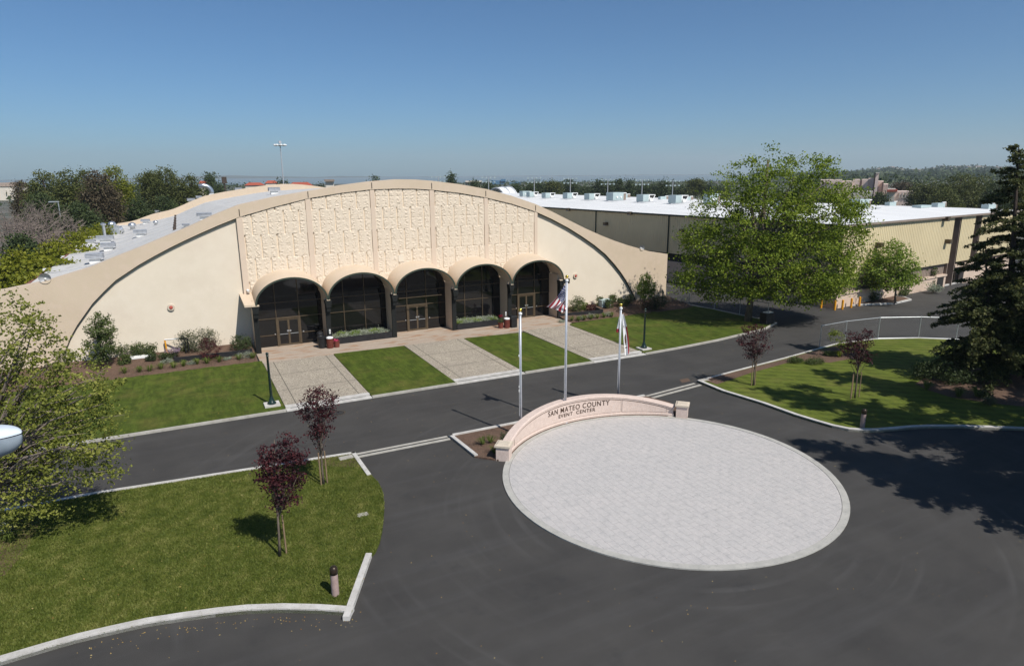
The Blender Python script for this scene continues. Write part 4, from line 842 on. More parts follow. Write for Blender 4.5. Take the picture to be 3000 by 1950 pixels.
tree('foreground_tree', 'loose yellow green leafy tree with bare twigs at the left edge', b, pxblobs([(40, 880, 42, 38), (105, 905, 26, 22), (60, 950, 85, 40), (140, 945, 24, 20), (95, 1010, 70, 45), (165, 985, 18, 16), (20, 1060, 60, 50), (120, 1090, 75, 45), (210, 1045, 55, 26), (240, 1090, 70, 38), (100, 1180, 105, 60), (230, 1160, 95, 55), (310, 1130, 48, 22), (285, 1215, 75, 50), (120, 1265, 120, 60), (250, 1300, 95, 55), (325, 1320, 35, 26), (60, 1350, 100, 60), (190, 1380, 110, 55), (300, 1390, 55, 30), (80, 1450, 95, 50), (150, 1490, 60, 28), (30, 1530, 55, 25), (-60, 1100, 90, 90), (-90, 1300, 90, 120)], b, .85), 'loquat', 1050, 16, .14, .105, .11, top=tuple(TP(-20, 1000, b)), bark='bark_pale', nl=110, shell=.25, flat=.4, minr=.006)
def plum(label, bx, by, blobs, red='plum', stakes=((.22, .05),), n=190, tr=.045, size=.085):
    b = G(bx, by, .1); t = tree('plum_tree', label, b, pxblobs(blobs, b, .9), red, n, 17, .10, size, tr, nl=26, group='young purple leaved plum trees', shell=.2, wig=.04)
    for q in stakes: s = np.array([b[0]+q[0], b[1]+q[1], b[2]-.05]); MB().tube(s, s+np.array([-.02, 0, 1.5]), .03, .028, 7).build('stake', M['stake'], t)
plum('larger purple leaved plum tree on the front lawn with one stake', 820, 1628, [(845, 1290, 24, 20), (825, 1315, 30, 22), (775, 1335, 26, 36), (810, 1365, 50, 46), (865, 1345, 30, 26), (785, 1400, 36, 36), (830, 1420, 46, 40), (870, 1400, 26, 20), (820, 1468, 30, 24), (858, 1462, 22, 14)], n=250)
plum('purple leaved plum tree by the road corner with two stakes', 948, 1418, [(925, 1150, 28, 20), (905, 1185, 24, 36), (945, 1180, 40, 40), (980, 1165, 18, 16), (890, 1215, 16, 20), (935, 1225, 44, 30), (930, 1265, 30, 26), (965, 1248, 14, 8), (930, 1300, 14, 14)], stakes=((.16, .02), (-.1, -.05)), n=180)
plum('dark purple plum tree at the left corner of the right hand lawn', 2207, 1128, [(2185, 965, 18, 20), (2220, 960, 20, 22), (2245, 975, 16, 16), (2190, 1000, 30, 26), (2225, 1005, 32, 30), (2205, 1035, 28, 20)], stakes=((.12, 0), (-.12, .05)), n=170)
plum('purple plum tree between three stakes on the right hand lawn', 2504, 1165, [(2540, 975, 14, 18), (2500, 990, 24, 22), (2530, 1010, 26, 30), (2495, 1025, 30, 26), (2545, 1005, 12, 16), (2535, 1045, 24, 20), (2510, 1060, 20, 18)], stakes=((-.35, 0), (.35, 0), (.12, .3)), n=170)
b = G(2465, 1045, .1)
tree('young_shrub_tree', 'light green leafy sapling behind the plum tree at the fence', b, pxblobs([(2450, 985, 22, 18), (2468, 1005, 22, 16), (2445, 975, 14, 8), (2480, 1020, 14, 10)], b), 'lime', 60, 18, .12, .09, .04, nl=8)
# big conifer on the right
def conifer(label, base, H, spread, n_wh, lean=(0, 0), top_px=None, mleaf='fir', trunks=((0, 0),), name='conifer', seed=3, low=.06):
    rg = np.random.default_rng(seed); t = thing(name, label, 'tree', base, None); C = []; mb = MB(); NV = []
    for (ox, oy), hk in trunks:
        b0 = np.array([base[0]+ox, base[1]+oy, base[2]]); hh = H*hk; top = b0+np.array([lean[0], lean[1], hh])
        mb.path([b0+(top-b0)*q for q in np.linspace(0, 1, 9)], [.26*(1-q)**.9*hh/14+.02 for q in np.linspace(0, 1, 9)], 8)
        nb = int(n_wh*hk)
        for i in range(nb):
            f = low+(1-low)*(i/nb)**.9; p = b0+(top-b0)*f; a = rg.uniform(0, 6.283); ln = spread*((1-f)**.75*.92+.06)*rg.uniform(.55, 1.15)*(.65+.35*min(1, f/.18))
            d = np.array([math.cos(a), math.sin(a), 0]); rise = rg.uniform(-.05, .22) if f < .75 else rg.uniform(.2, .6); pts = [p+d*ln*s+np.array([0, 0, rise*ln*s-.30*ln*s*s]) for s in np.linspace(0, 1, 6)]
            mb.path(pts, [.045*(1-.8*s)*max(.3, ln/4) for s in np.linspace(0, 1, 6)], 4)
            side = np.array([-d[1], d[0], 0]); ns = max(6, int(ln*15))
            for s in rg.uniform(.18, 1.03, ns):
                c = p+d*ln*s+np.array([0, 0, rise*ln*s-.30*ln*s*s]); w_ = (.30*ln*(1.12-s)+.08)*rg.uniform(.3, 1.0)*rg.choice([-1, 1]); n_ = max(3, int(abs(w_)*13))
                q = np.linspace(.12, 1, n_)[:, None]; pp = c+side*w_*q+d*abs(w_)*.55*q+np.array([0, 0, -.26])*abs(w_)*q**1.5+rg.normal(size=(n_, 3))*.035; NV.append(pp)
    P = np.concatenate(NV); P = np.repeat(P, 3, axis=0)+rg.normal(size=(len(P)*3, 3))*np.array([.055, .055, .035]); qmesh('crown', quads(P, .19, .35, .42), M[mleaf], t); mb.build('trunk', M['bark_dark'], t); return t
b = G(2945, 1105, .1)
conifer('tall dark conifer with drooping branches on the right hand lawn', b, TP(2985, 425, b)[2]-.1, 4.35, 140, trunks=(((0, 0), 1.0), ((.9, -.7), .74), ((-.6, .6), .60)), lean=tuple((TP(2985, 425, b)-b)[:2]), name='conifer_tree')
conifer('dark conifer beside the right hand drive, seen only by its shadow', (29.4, 6.3, 0), 17, 5.0, 150, trunks=(((0, 0), 1.0),), name='conifer_tree', seed=8, low=.25)
conifer('second dark conifer beside the right hand drive, seen only by its shadow', (34.5, 9.5, 0), 21, 5.8, 170, trunks=(((0, 0), 1.0),), name='conifer_tree', seed=9, low=.15)
conifer('third conifer beside the right hand drive, seen only by its shadow', (31.5, 2.5, 0), 18, 5.6, 140, name='conifer_tree', seed=12, low=.25, trunks=(((0, 0), 1.0),))
conifer('fourth conifer beside the right hand drive, seen only by its shadow', (40, 12, 0), 19, 5.4, 150, name='conifer_tree', seed=13, low=.15, trunks=(((0, 0), 1.0),))
conifer('conifer beyond the right edge, seen only by its shadow', (46.5, 9, 0), 18, 6, 110, trunks=(((0, 0), 1.0),), name='conifer_tree', seed=10, low=.12)
# ------------------------------------------------------------------ shrubs of the left bed
b = GB(300, 1080)
tree('young_tree', 'narrow dense young tree against the left hall wall', b, pxblobs([(292, 935, 26, 20), (285, 970, 34, 26), (305, 965, 28, 34), (290, 1005, 38, 26), (310, 1010, 24, 30), (300, 1045, 24, 18)], b), 'shrub', 260, 17, .14, .12, .05, nl=20)
G1 = 'shrubs along the hall wall'
shrub('bush', 'leafy dark green bush left in the pair beside the narrow young tree', 372, 1046, 76, 42, 'shrub', group=G1, spiky=True)
shrub('bush', 'leafy dark green bush right in the pair beside the narrow young tree', 428, 1040, 60, 42, 'shrub', group=G1, spiky=True)
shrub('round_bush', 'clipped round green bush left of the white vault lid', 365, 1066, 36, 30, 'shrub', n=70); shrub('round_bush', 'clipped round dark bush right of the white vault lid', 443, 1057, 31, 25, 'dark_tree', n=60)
shrub('bush', 'dark green bush behind the yellow pipe bend', 478, 1020, 60, 42, 'shrub', group=G1, spiky=True)
t = shrub('flowering_bush', 'low bush with mauve flowers beside the low black wall', 495, 1052, 46, 26, 'dark_tree', n=70); bb = LOC[t.name]; C, V = leaves([(bb[0]+.3, bb[1]-.1, bb[2]+.62, .5, .45, .12)], 40, 12, .06, .06); qmesh('blossom', V, M['lavender'], t)
shrub('grey_bush', 'large silvery green bush against the left hall wall', 584, 1027, 104, 68, 'greyshrub', n=190, per=15, spiky=True)
shrub('lime_bush', 'small lime green bush in front of the silvery bush', 545, 1029, 24, 22, 'lime', n=34); shrub('lime_bush', 'small yellow green bush alone against the pale hall wall', 660, 1004, 17, 26, 'lime', n=30)
b = GB(617, 1052); tree('red_maple', 'small burgundy maple leaning over the low black wall', b, pxblobs([(612, 1003, 22, 14), (600, 1012, 18, 12), (632, 1022, 20, 10), (645, 1020, 10, 8), (610, 1038, 24, 8), (595, 1036, 10, 5), (625, 1045, 22, 8)], b), 'plum_red', 120, 16, .09, .07, .03, nl=14)
shrub('bush', 'dark green bush beside the leftmost pier of the arches', 708, 1024, 58, 48, 'dark_tree', n=120)
shrub('bush', 'dark reddish bush at the far left end of the hall wall', 20, 1122, 50, 40, 'plum_red', n=70); shrub('bush', 'green bush at the left foot of the arc', 190, 1060, 70, 34, 'shrub', n=90)
SL = 'silver mounds beside the daylilies'
for px, py, w_, lab in ((490, 1063, 34, 'silver leaved mound at the left end of the low black wall'), (562, 1066, 30, 'silver leaved mound in front of the low black wall'), (666, 1053, 22, 'small silver mound between daylilies near the arches'), (718, 1047, 44, 'wide silver leaved mound next to the leftmost pier'), (1700, 935, 26, 'silver mound left in the bed right of the arches'), (1730, 931, 30, 'silver mound in the middle of the bed right of the arches'), (1779, 925, 34, 'silver mound at the end of the right low black wall'), (1646, 944, 22, 'pale mound at the corner pier right of the arches'), (1950, 885, 60, 'dull silver ground cover mound past the hall corner'), (2000, 885, 60, 'dull ground cover mound by the shaded fence')):
    shrub('silver_plant', lab, px, py, w_, w_*.42, 'silver', n=60, per=16, size=.05, group=SL, cat='plant')
def lily(px, py, label, group, s=.42, berm_=True, m='lily', n=44):
    b = GB(px, py) if berm_ else G(px, py, .11); V = []
    for i in range(n):
        a = random.uniform(0, 6.283); r_ = s*random.uniform(.5, 1.1); h = s*random.uniform(.7, 1.25); d = np.array([math.cos(a), math.sin(a), 0]); sd_ = np.array([-d[1], d[0], 0])*.013*(s/.42)
        o = b+d*random.uniform(0, .10); m1 = o+d*r_*.4+np.array([0, 0, h*.85]); m2 = o+d*r_+np.array([0, 0, h*.62])
        V += [o-sd_, o+sd_, m1+sd_, m1-sd_, m1-sd_, m1+sd_, m2+sd_*.2, m2-sd_*.2]
    return tag(qmesh('daylily', np.array(V), M[m], origin=b), label, 'plant', group)
for px, py in ((365, 1093), (408, 1090), (439, 1087), (472, 1080), (509, 1077), (538, 1072), (578, 1066), (607, 1064), (642, 1060), (700, 1053), (741, 1049)): lily(px, py, 'green daylily clump in the row along the mulch edge left of the arches', 'daylilies left of the arches')
for px, py in ((1675, 940), (1695, 940), (1711, 937), (1731, 935), (1750, 933), (1769, 930), (1792, 928)): lily(px, py, 'green daylily clump in the row along the mulch edge right of the arches', 'daylilies right of the arches')
shrub('bush', 'big leafy green bush beside the rightmost pier of the arches', 1690, 912, 48, 50, 'shrub', n=150, group=G1); shrub('lime_bush', 'bright green bush beside the big leafy bush at right', 1712, 907, 22, 26, 'fresh', n=50)
shrub('red_bush', 'dark red leaved bush over the right low black wall', 1731, 912, 28, 32, 'plum_red', n=60)
for px, py, w_, lab in ((1757, 895, 26, 'green bush left of the grey utility cabinet'), (1785, 903, 30, 'dark bush right of the grey utility cabinet'), (1797, 888, 30, 'spiky green bush against the right hall wall'), (1822, 897, 34, 'green bush near the right foot of the arc'), (1842, 890, 30, 'green bush touching the right foot of the arc')): shrub('bush', lab, px, py, w_, 30, 'shrub', group=G1, n=80, spiky=True)
b = GB(1882, 906)
tree('staked_young_tree', 'young green tree on stakes in front of the right hall end', b, pxblobs([(1893, 815, 16, 16), (1885, 840, 22, 18), (1905, 840, 16, 20), (1890, 862, 22, 14)], b), 'fresh', 200, 18, .13, .11, .035, nl=12)
s = MB(); s.tube(b+np.array([-.25, 0, 0]), b+np.array([-.25, 0, 1.6]), .03); st_ = bpy.data.objects[[o.name for o in bpy.data.objects if o.name.startswith('staked_young_tree')][0]]
s.build('stake', M['stake'], st_); s = MB(); s.tube(b+np.array([.25, 0, 0]), b+np.array([.25, 0, 1.6]), .03); s.build('stake', M['stake'], st_)
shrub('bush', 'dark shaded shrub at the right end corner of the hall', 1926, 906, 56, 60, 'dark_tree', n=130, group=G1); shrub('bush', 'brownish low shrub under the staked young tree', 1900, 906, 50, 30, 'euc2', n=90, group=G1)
# bed behind the sign, right lawn beds
for px, py, lab in ((1415, 1300, 'daylily clump alone in the mulch left of the sign wall'), (1438, 1295, 'daylily clump behind the left sign pillar, nearer the kerb'), (1448, 1325, 'reddish daylily clump against the left sign pillar')): lily(px, py, lab, None, .34, False)
shrub('spiky_shrub', 'grey green spiky shrub behind the left end of the sign wall', 1478, 1300, 24, 40, 'greyshrub', n=60, size=.06, berm=False, spiky=True); shrub('spiky_shrub', 'pale green shrub at the foot of the shortest flagpole', 1515, 1270, 20, 24, 'silver', n=40, size=.06, berm=False)
for px, py, lab in ((2715, 1140, 'sunlit daylily clump left in the bed under the conifer'), (2808, 1162, 'daylily clump in the middle of the bed under the conifer'), (2860, 1160, 'yellow green daylily clump right in the bed under the conifer')): lily(px, py, lab, None, .55, False)
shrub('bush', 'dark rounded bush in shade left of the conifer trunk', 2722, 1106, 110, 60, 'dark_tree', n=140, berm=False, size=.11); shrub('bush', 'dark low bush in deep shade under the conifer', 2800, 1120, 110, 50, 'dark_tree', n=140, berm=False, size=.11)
shrub('silver_plant', 'pale low shrub at the front edge of the conifer bed', 2897, 1184, 42, 26, 'greyshrub', n=70, berm=False, size=.07); shrub('bush', 'bluish low bush behind the pale shrub under the conifer', 2885, 1165, 44, 28, 'dark_tree', n=70, berm=False)
for px, py, w_, lab in ((2330, 1060, 50, 'low dark ground cover left in the bed along the top kerb'), (2385, 1063, 60, 'low ground cover in the middle of the bed along the top kerb'), (2430, 1040, 40, 'low ground cover beside the light green sapling')): shrub('ground_cover_plant', lab, px, py, w_, 14, 'shrub', n=70, berm=False, size=.08, cat='plant')
lily(2458, 1045, 'yellow green daylily clump under the light green sapling', None, .45, False, 'lime')
for px, py, lab in ((30, 1585, 'daylily clump in the mulch under the left edge tree'),): lily(px, py, lab, None, .4, False)
shrub('silver_plant', 'silver leaved mound in the mulch at the left edge', 12, 1560, 40, 30, 'silver', n=70, berm=False, size=.05, cat='plant')
for px, py, w_, lab in ((2560, 880, 50, 'dark bush under the small tree by the warehouse'), (2650, 866, 40, 'grey green bush in front of the peach warehouse wall'), (2735, 856, 44, 'low silvery bush by the warehouse entrance')): shrub('bush', lab, px, py, w_, 26, 'shrub' if px < 2700 else 'silver', n=70, berm=False, size=.12)
for px, y0, lab in ((2690, 838, 'left of two climbing plants on the peach warehouse wall'), (2732, 836, 'right of two climbing plants on the peach warehouse wall')):
    b = G(px, y0+8, .1); tree('climbing_plant', lab, b, pxblobs([(px+2, y0-20, 6, 22), (px+6, y0-40, 8, 12), (px+2, y0, 5, 12)], b, .6), 'shrub', 40, 14, .12, .13, .02, nl=6, cat='plant')
# ------------------------------------------------------------------ warehouse
WA = R(6.55); wa = np.array([math.cos(WA), math.sin(WA), 0]); wb = np.array([-math.sin(WA), math.cos(WA), 0]); WC = np.array([54.3, 40.2, 0])
def W(i, j, z=0.): p = WC+wa*i+wb*j; return np.array([p[0], p[1], z])
wh = thing('warehouse', 'long cream ribbed metal warehouse with white roof and rooftop units', 'building', WC)
LA, LB = 38.5, 118
def ribs(i0, i1, z0, z1, face, name, m, off=0., pitch=.34, dep=.045):
    n = int((i1-i0)/pitch); V = []; F = []; S = []
    for k_ in range(n):
        a = i0+(i1-i0)*k_/n; w_ = (i1-i0)/n
        S += [(a, 0), (a+w_*.28, 0), (a+w_*.40, dep), (a+w_*.88, dep)]
    S.append((i1, 0))
    for s, d in S:
        for z in (z0, z1): V.append(W(s, off-d*0+d-dep, z) if face == 'front' else W(off+d-dep, s, z))
    for q in range(len(S)-1): F.append((2*q, 2*q+2, 2*q+3, 2*q+1) if face == 'front' else (2*q+2, 2*q, 2*q+1, 2*q+3))
    return raw(name, V, F, m, wh)
def slab(i0, i1, j0, j1, z0, z1, name, m, parent=None):
    mb = MB(); mb.hexa([W(i0, j0, z0), W(i1, j0, z0), W(i1, j1, z0), W(i0, j1, z0), W(i0, j0, z1), W(i1, j0, z1), W(i1, j1, z1), W(i0, j1, z1)]); return mb.build(name, m, parent or wh)
def dist_i(px):                              # position along the front of the warehouse
    d = ray(px, 640); t = ((WC-CAM)@wb)/(d@wb); p = CAM+d*t; return float((p-WC)@wa)
r1a, r1b, r2a, r2b = dist_i(2797), dist_i(2818), dist_i(2858), dist_i(2877)
segs = [(0, r1a), (r1b, r2a), (r2b, LA)]
for a, b in segs: ribs(a, b, 2.65, 7.72, 'front', 'ribbed_wall', M['ribbed'])
for a, b in ((r1a, r1b), (r2a, r2b)):
    slab(a, b, .9, 1.0, 0, 7.72, 'recessed_bay', M['band'])
    slab(a-.02, a+.1, .04, .9, 0, 7.72, 'bay_side', M['band']); slab(b-.1, b+.02, .04, .9, 0, 7.72, 'bay_side', M['band'])
ribs(0, r1a-.05, 1.42, 2.65, 'front', 'ribbed_band', M['band'], .35); ribs(r1b+.05, LA, 1.42, 2.65, 'front', 'ribbed_band', M['band'], .35)
slab(0, r1a-.1, -.02, .5, 0, 1.25, 'low_wall', M['lowwall']); slab(r1b+.1, LA, -.02, .5, 2.0, 2.3, 'low_wall', M['lowwall']); slab(r1b+2.5, LA, -.02, .5, 0, 2.0, 'low_wall', M['lowwall'])
slab(-.05, r1a-.05, -.12, .45, 1.25, 1.43, 'ledge', M['lowwall'])
slab(r1b+.1, r1b+2.5, .5, .55, 0, 2.0, 'entrance_glass', M['glass'])
for q in (.1, 1.3, 2.4): slab(r1b+q, r1b+q+.08, .42, .5, 0, 2.0, 'entrance_frame', M['bronze'])
slab(r1a-2.0, r1a-.6, -.06, -.02, 0, 1.2, 'door', M['recess'])
ribs(0, LB, 3.3, 7.72, 'side', 'ribbed_wall', M['ribbed']); slab(.3, .4, 0, LB, 2.35, 3.3, 'recessed_band', M['recess']); slab(-.02, .35, .1, LB, 0, 2.35, 'low_wall', M['lowwall'])
for j0, j1 in ((24, 27), (36, 39.5), (48, 52)): slab(-.05, 0, j0, j1, .05, 2.1, 'roller_door', M['recess'])
slab(.3, LA, LB, LB+.1, 0, 7.7, 'back_wall', M['ribbed']); slab(LA, LA+.1, 0, LB, 0, 7.7, 'end_wall', M['ribbed'])
zr = lambda i, j: 7.86+.040*max(0, min(i, LA-i, j*1.2))
ii = [-.25, 0]+list(np.linspace(1.25, 37.25, 30))+[LA, LA+.25]; jj = [-.25, 0]+list(np.linspace(1, 17, 17))+[20, 35, 60, 90, LB+.2]
V = [W(i, j, zr(i, j)) for j in jj for i in ii]; n = len(ii); raw('roof', V, [(b*n+a, b*n+a+1, (b+1)*n+a+1, (b+1)*n+a) for b in range(len(jj)-1) for a in range(n-1)], M['roof_white'], wh)
slab(-.3, LA+.3, -.3, -.05, 7.66, 7.855, 'gutter', M['band']); slab(-.3, -.05, -.05, LB, 7.66, 7.855, 'gutter', M['trim_green'])
for j in np.arange(3, 116, 3.0):
    sm = MB()
    for i0, i1 in ((0, 4.5), (4.5, 9), (9, 14), (14, 19)):
        if i1 <= j*1.2: sm.hexa([W(i0, j, zr(i0, j)+.002), W(i1, j, zr(i1, j)+.002), W(i1, j+.14, zr(i1, j)+.002), W(i0, j+.14, zr(i0, j)+.002), W(i0, j, zr(i0, j)+.03), W(i1, j, zr(i1, j)+.03), W(i1, j+.14, zr(i1, j)+.03), W(i0, j+.14, zr(i0, j)+.03)])
    if sm.V: sm.build('roof_seam', M['seam'], wh)
for px in (1748, 1962):                      # rainwater pipes on the shaded side
    d = ray(px, 650); t = ((WC-CAM)@wa)/(d@wa); p = CAM+d*t; j = float((p-WC)@wb); slab(-.16, -.05, j, j+.12, 2.4, 7.66, 'rainwater_pipe', M['trim_green'])
def wall_lamp(px, py, side):
    d = ray(px, py); ax_ = wa if side else wb; t = ((WC-CAM)@ax_)/(d@ax_); p = CAM+d*t; i, j = float((p-WC)@wa), float((p-WC)@wb)
    if side: o = slab(-.55, -.06, j-.25, j+.25, p[2]-.18, p[2]+.18, 'wall_lamp', M['bronze']); slab(-.50, -.10, j-.2, j+.2, p[2]-.24, p[2]-.18, 'lamp_lens', M['lens'], o)
    else: o = slab(i-.28, i+.28, -.6, -.06, p[2]-.2, p[2]+.2, 'wall_lamp', M['bronze']); slab(i-.22, i+.22, -.55, -.1, p[2]-.27, p[2]-.2, 'lamp_lens', M['lens'], o)
for a in ((1669, 613, 1), (1850, 624, 1), (1779, 655, 1), (2003, 675, 1), (2764, 640, 0), (2770, 706, 0), (2568, 716, 0)): wall_lamp(*a)
def roof_ij(x, y):
    q = np.array([x, y, 0])-WC; i, j = q@wa, q@wb
    return zr(i, j) if -.3 < i < LA and -.3 < j < LB else -9
def hvac(px, py, w, h, kind=0):
    p = hit(px, py, roof_ij, 50, 260, 5000); k_ = depth(p)/FPX; w *= k_; h *= k_; dy = w*.55
    def bx(x0, x1, y0, y1, z0, z1): return [p+wa*a+wb*b_+np.array([0, 0, c]) for c in (z0, z1) for a, b_ in ((x0, y0), (x1, y0), (x1, y1), (x0, y1))]
    b = MB(); b.hexa(bx(-w*.5, -w*.05 if kind == 0 else w*.25, -dy*.5, dy*.5, .12, h)); b.hexa(bx(-w*.48, w*.1, -dy*.4, dy*.4, -.1, .12)); o = b.build('rooftop_unit', M['hvac'], wh)
    if kind == 0:
        b = MB(); x0, x1 = -w*.05, w*.5; b.add([p+wa*a+wb*y+np.array([0, 0, z]) for y in (-dy*.45, dy*.45) for a, z in ((x0, .15), (x1*.55, .15), (x1, h*.8), (x1, h*.98), (x0, h*.98))], [(0, 1, 2, 3, 4), (9, 8, 7, 6, 5), (0, 5, 6, 1), (1, 6, 7, 2), (2, 7, 8, 3), (3, 8, 9, 4), (4, 9, 5, 0)]); b.build('hood', M['white'], o)
        b = MB(); b.add([p+wa*a+wb*(-dy*.45-.02)+np.array([0, 0, z]) for a, z in ((w*.06, h*.52), (w*.33, h*.52), (w*.46, h*.9), (w*.06, h*.9))], [(0, 1, 2, 3)]); b.build('intake', M['hvac_dark'], o)
        c = p+wa*w*.09+wb*(-dy*.5)+np.array([0, 0, h*.36]); b = MB(); b.tube(c, c-wb*.12, h*.22, n=14); b.build('blower', M['white'], o)
    else:
        b = MB(); b.hexa(bx(w*.25, w*.48, -dy*.4, dy*.4, .1, h*.85)); b.build('intake', M['band'], o); b = MB(); b.hexa(bx(w*.25, w*.50, -dy*.45, dy*.45, h*.86, h*.96)); b.build('hood', M['white'], o)
        for q in (-.22, .06): c = p+wa*w*q+wb*(-dy*.5)+np.array([0, 0, h*.45]); b = MB(); b.tube(c, c-wb*.08, h*.12, n=12); b.build('fan', M['white'], o)
    b = MB(); b.hexa(bx(-w*1.0, w*.95, -dy*.75, -dy*.70, .02, .12)); b.build('pipe_run', M['vent'], o)
for a in ((1540, 576, 32, 16, 1), (1560, 578, 32, 16), (1607, 581, 36, 16), (1671, 583, 40, 18), (1735, 586, 42, 19), (1806, 588, 54, 24, 1), (1892, 592, 50, 22), (1987, 596, 54, 24), (2085, 598, 46, 30, 1), (2300, 612, 60, 28), (2516, 612, 70, 28, 1)): hvac(*a)
def ridge_unit(px, py, w, h, fr=True):
    d = ray(px, py); hz_ = np.linalg.norm(d[:2]); 
    p = hit(px, py+9, roof_ij, 50, 260, 5000)
    k_ = depth(p)/FPX; w *= k_; h *= k_*.75
    b = MB(); b.box(p+np.array([0, 0, h*.5]), (w, w*.4, h), WA); o = b.build('rooftop_unit', M['hvac'], wh)
    if fr:
        b = MB()
        for a in (.52, .98): b.box(p+wa*w*a+np.array([0, 0, h*.55]), (.12, .12, h*1.1), WA)
        b.box(p+wa*w*.75+np.array([0, 0, h*1.1]), (w*.5, .12, .12), WA); b.build('hood_frame', M['white'], o)
        b = MB(); b.box(p+wa*w*.75+np.array([0, 0, h*.5]), (w*.4, .4, h), WA); b.build('intake', M['band'], o)
for a in ((1735, 570, 18, 8, False), (1823, 570, 30, 12), (1885, 573, 22, 10), (1940, 575, 24, 11), (2010, 577, 28, 12), (2608, 594, 36, 14), (2700, 599, 62, 9, False), (2748, 598, 44, 16), (2895, 603, 48, 18)): ridge_unit(*a)
# ------------------------------------------------------------------ far things
def fbox(mb, px0, px1, y0, y1, dist, dep=12.):
    a, b = far(px0, dist), far(px1, dist); z1 = TP((px0+px1)/2, y0, (a+b)/2)[2]; d = (b-a)/np.linalg.norm(b-a); nn = np.array([-d[1], d[0], 0])*dep
    if y1 is None: z0 = 0
    else: z0 = TP((px0+px1)/2, y1, (a+b)/2)[2]
    up_ = lambda p, z: np.array([p[0], p[1], z]); return mb.hexa([up_(a, z0), up_(b, z0), up_(b+nn, z0), up_(a+nn, z0), up_(a, z1), up_(b, z1), up_(b+nn, z1), up_(a+nn, z1)])
def ftree(name, label, px, w, y, dist, ml, kind='round', group=None, dens=1.0, bark='bark_dark', dy=0):
    base = far(px, dist); k_ = depth(base)/FPX; zt_ = TP(px, y, base)[2]; rx = w/2*k_; ls = max(.25, 3.7*k_)
    if kind == 'col': bl = [(base[0], base[1], zt_*q, rx*(1.05-q)*1.1+.15*rx, rx*(1.05-q)*1.1+.15*rx, zt_*.16) for q in (.25, .42, .58, .72, .84, .93)]
    elif kind == 'airy': bl = [(base[0]+rx*a*HR[0]*1.0, base[1]+rx*a*HR[1], zt_*c, rx*.38, rx*.38, zt_*.13) for a, c in ((-.6, .55), (-.2, .72), (.3, .86), (.62, .6), (0, .9), (.5, .75), (-.45, .85), (.1, .5))]
    else: bl = [(base[0]+rx*a*HR[0], base[1]+rx*a*HR[1], max(zt_*c, .3), rx*s, rx*s, zt_*.30*s+.3) for a, c, s in ((0, .80, .62), (-.5, .62, .55), (.5, .66, .55), (.12, .5, .8), (-.3, .35, .7), (.35, .36, .7))]
    t = thing(name, label, 'tree', base, group); n = int(min(420, 70+w*2.6)*dens)
    C, V = leaves(bl, n, 20, ls*1.9, ls, .45, .45, .8); qmesh('crown', V, M[ml], t)
    limbs(MB_ := MB(), base, (base[0], base[1], zt_*.9), max(.12, zt_*.022), C[rng.choice(len(C), 8)], n=6, wig=.3); MB_.build('trunk', M[bark], t); return t
GL = 'large trees left of the hall'
for a in (('dark brownish tree at the left end of the large group beyond the hall', 58, 60, 527, 150, 'euc2'), ('broad olive tree in the large group left of the hall', 130, 120, 503, 140, 'euc'), ('tall olive tree in the middle of the large left group', 195, 100, 499, 132, 'euc'), ('dark tree behind the middle of the large left group', 250, 70, 494, 160, 'euc'), ('tall brown leaved tree with bare patches in the large left group', 285, 110, 505, 120, 'euc2'), ('bright topped pine rising over the right end of the large left group', 335, 90, 486, 150, 'hedge'), ('dark round tree below the pine at the right end of the left group', 372, 50, 540, 165, 'dark_tree'), ('lower dark tree in front of the large left group', 110, 110, 570, 125, 'dark_tree'), ('dark green tree low in the middle of the left group', 215, 110, 600, 110, 'dark_tree'), ('green tree low beside the brown leaved tree', 390, 70, 585, 130, 'dark_tree')):
    ftree('large_tree', *a, group=GL, dens=2.6)
for a in (('airy olive tree left in the second group behind the roof', 440, 90, 508, 170, 'euc', 'airy'), ('tall olive tree in the middle of the second group behind the roof', 487, 100, 490, 165, 'euc', 'round'), ('round olive tree at the right of the second group behind the roof', 555, 70, 513, 165, 'euc', 'round'), ('low green tree at the foot of the second group', 470, 60, 575, 150, 'dark_tree', 'round')): ftree('large_tree', *a, group=GL, dens=2.2)
for i, a in enumerate(((285, 60, 648, 92), (235, 70, 660, 88), (180, 70, 672, 82), (120, 70, 700, 76), (205, 80, 712, 72), (60, 80, 742, 64), (130, 90, 752, 62), (10, 80, 730, 66), (85, 90, 790, 58), (20, 90, 800, 55))):
    base = far(a[0], a[3]); k_ = depth(base)/FPX; zt_ = TP(a[0], a[2], base)[2]; rx = a[1]/2*k_*1.25
    tree('hedge_tree', ['farthest bright green tree of the row along the hall eave', 'bright green tree second from the far end of the eave row', 'bright green tree of the eave row below the bare tree', 'bright green tree left of the eave row middle', 'bright green tree touching the eave at the row middle', 'bright green tree at the left picture edge side of the row', 'bright green tree near the low end of the eave', 'bright green tree at the far left edge above the others', 'bright green tree next to the nearest corner of the eave', 'nearest bright green tree at the left edge below the eave'][i], base,
         [(base[0], base[1], zt_*.62, rx, rx, zt_*.40), (base[0]+rx*.5, base[1], zt_*.5, rx*.7, rx*.7, zt_*.35), (base[0]-rx*.5, base[1]-.6, zt_*.5, rx*.7, rx*.7, zt_*.35)], 'hedge', 300, 17, .30, .26, .14, nl=10, group='bright green trees along the hall eave', shell=.45)
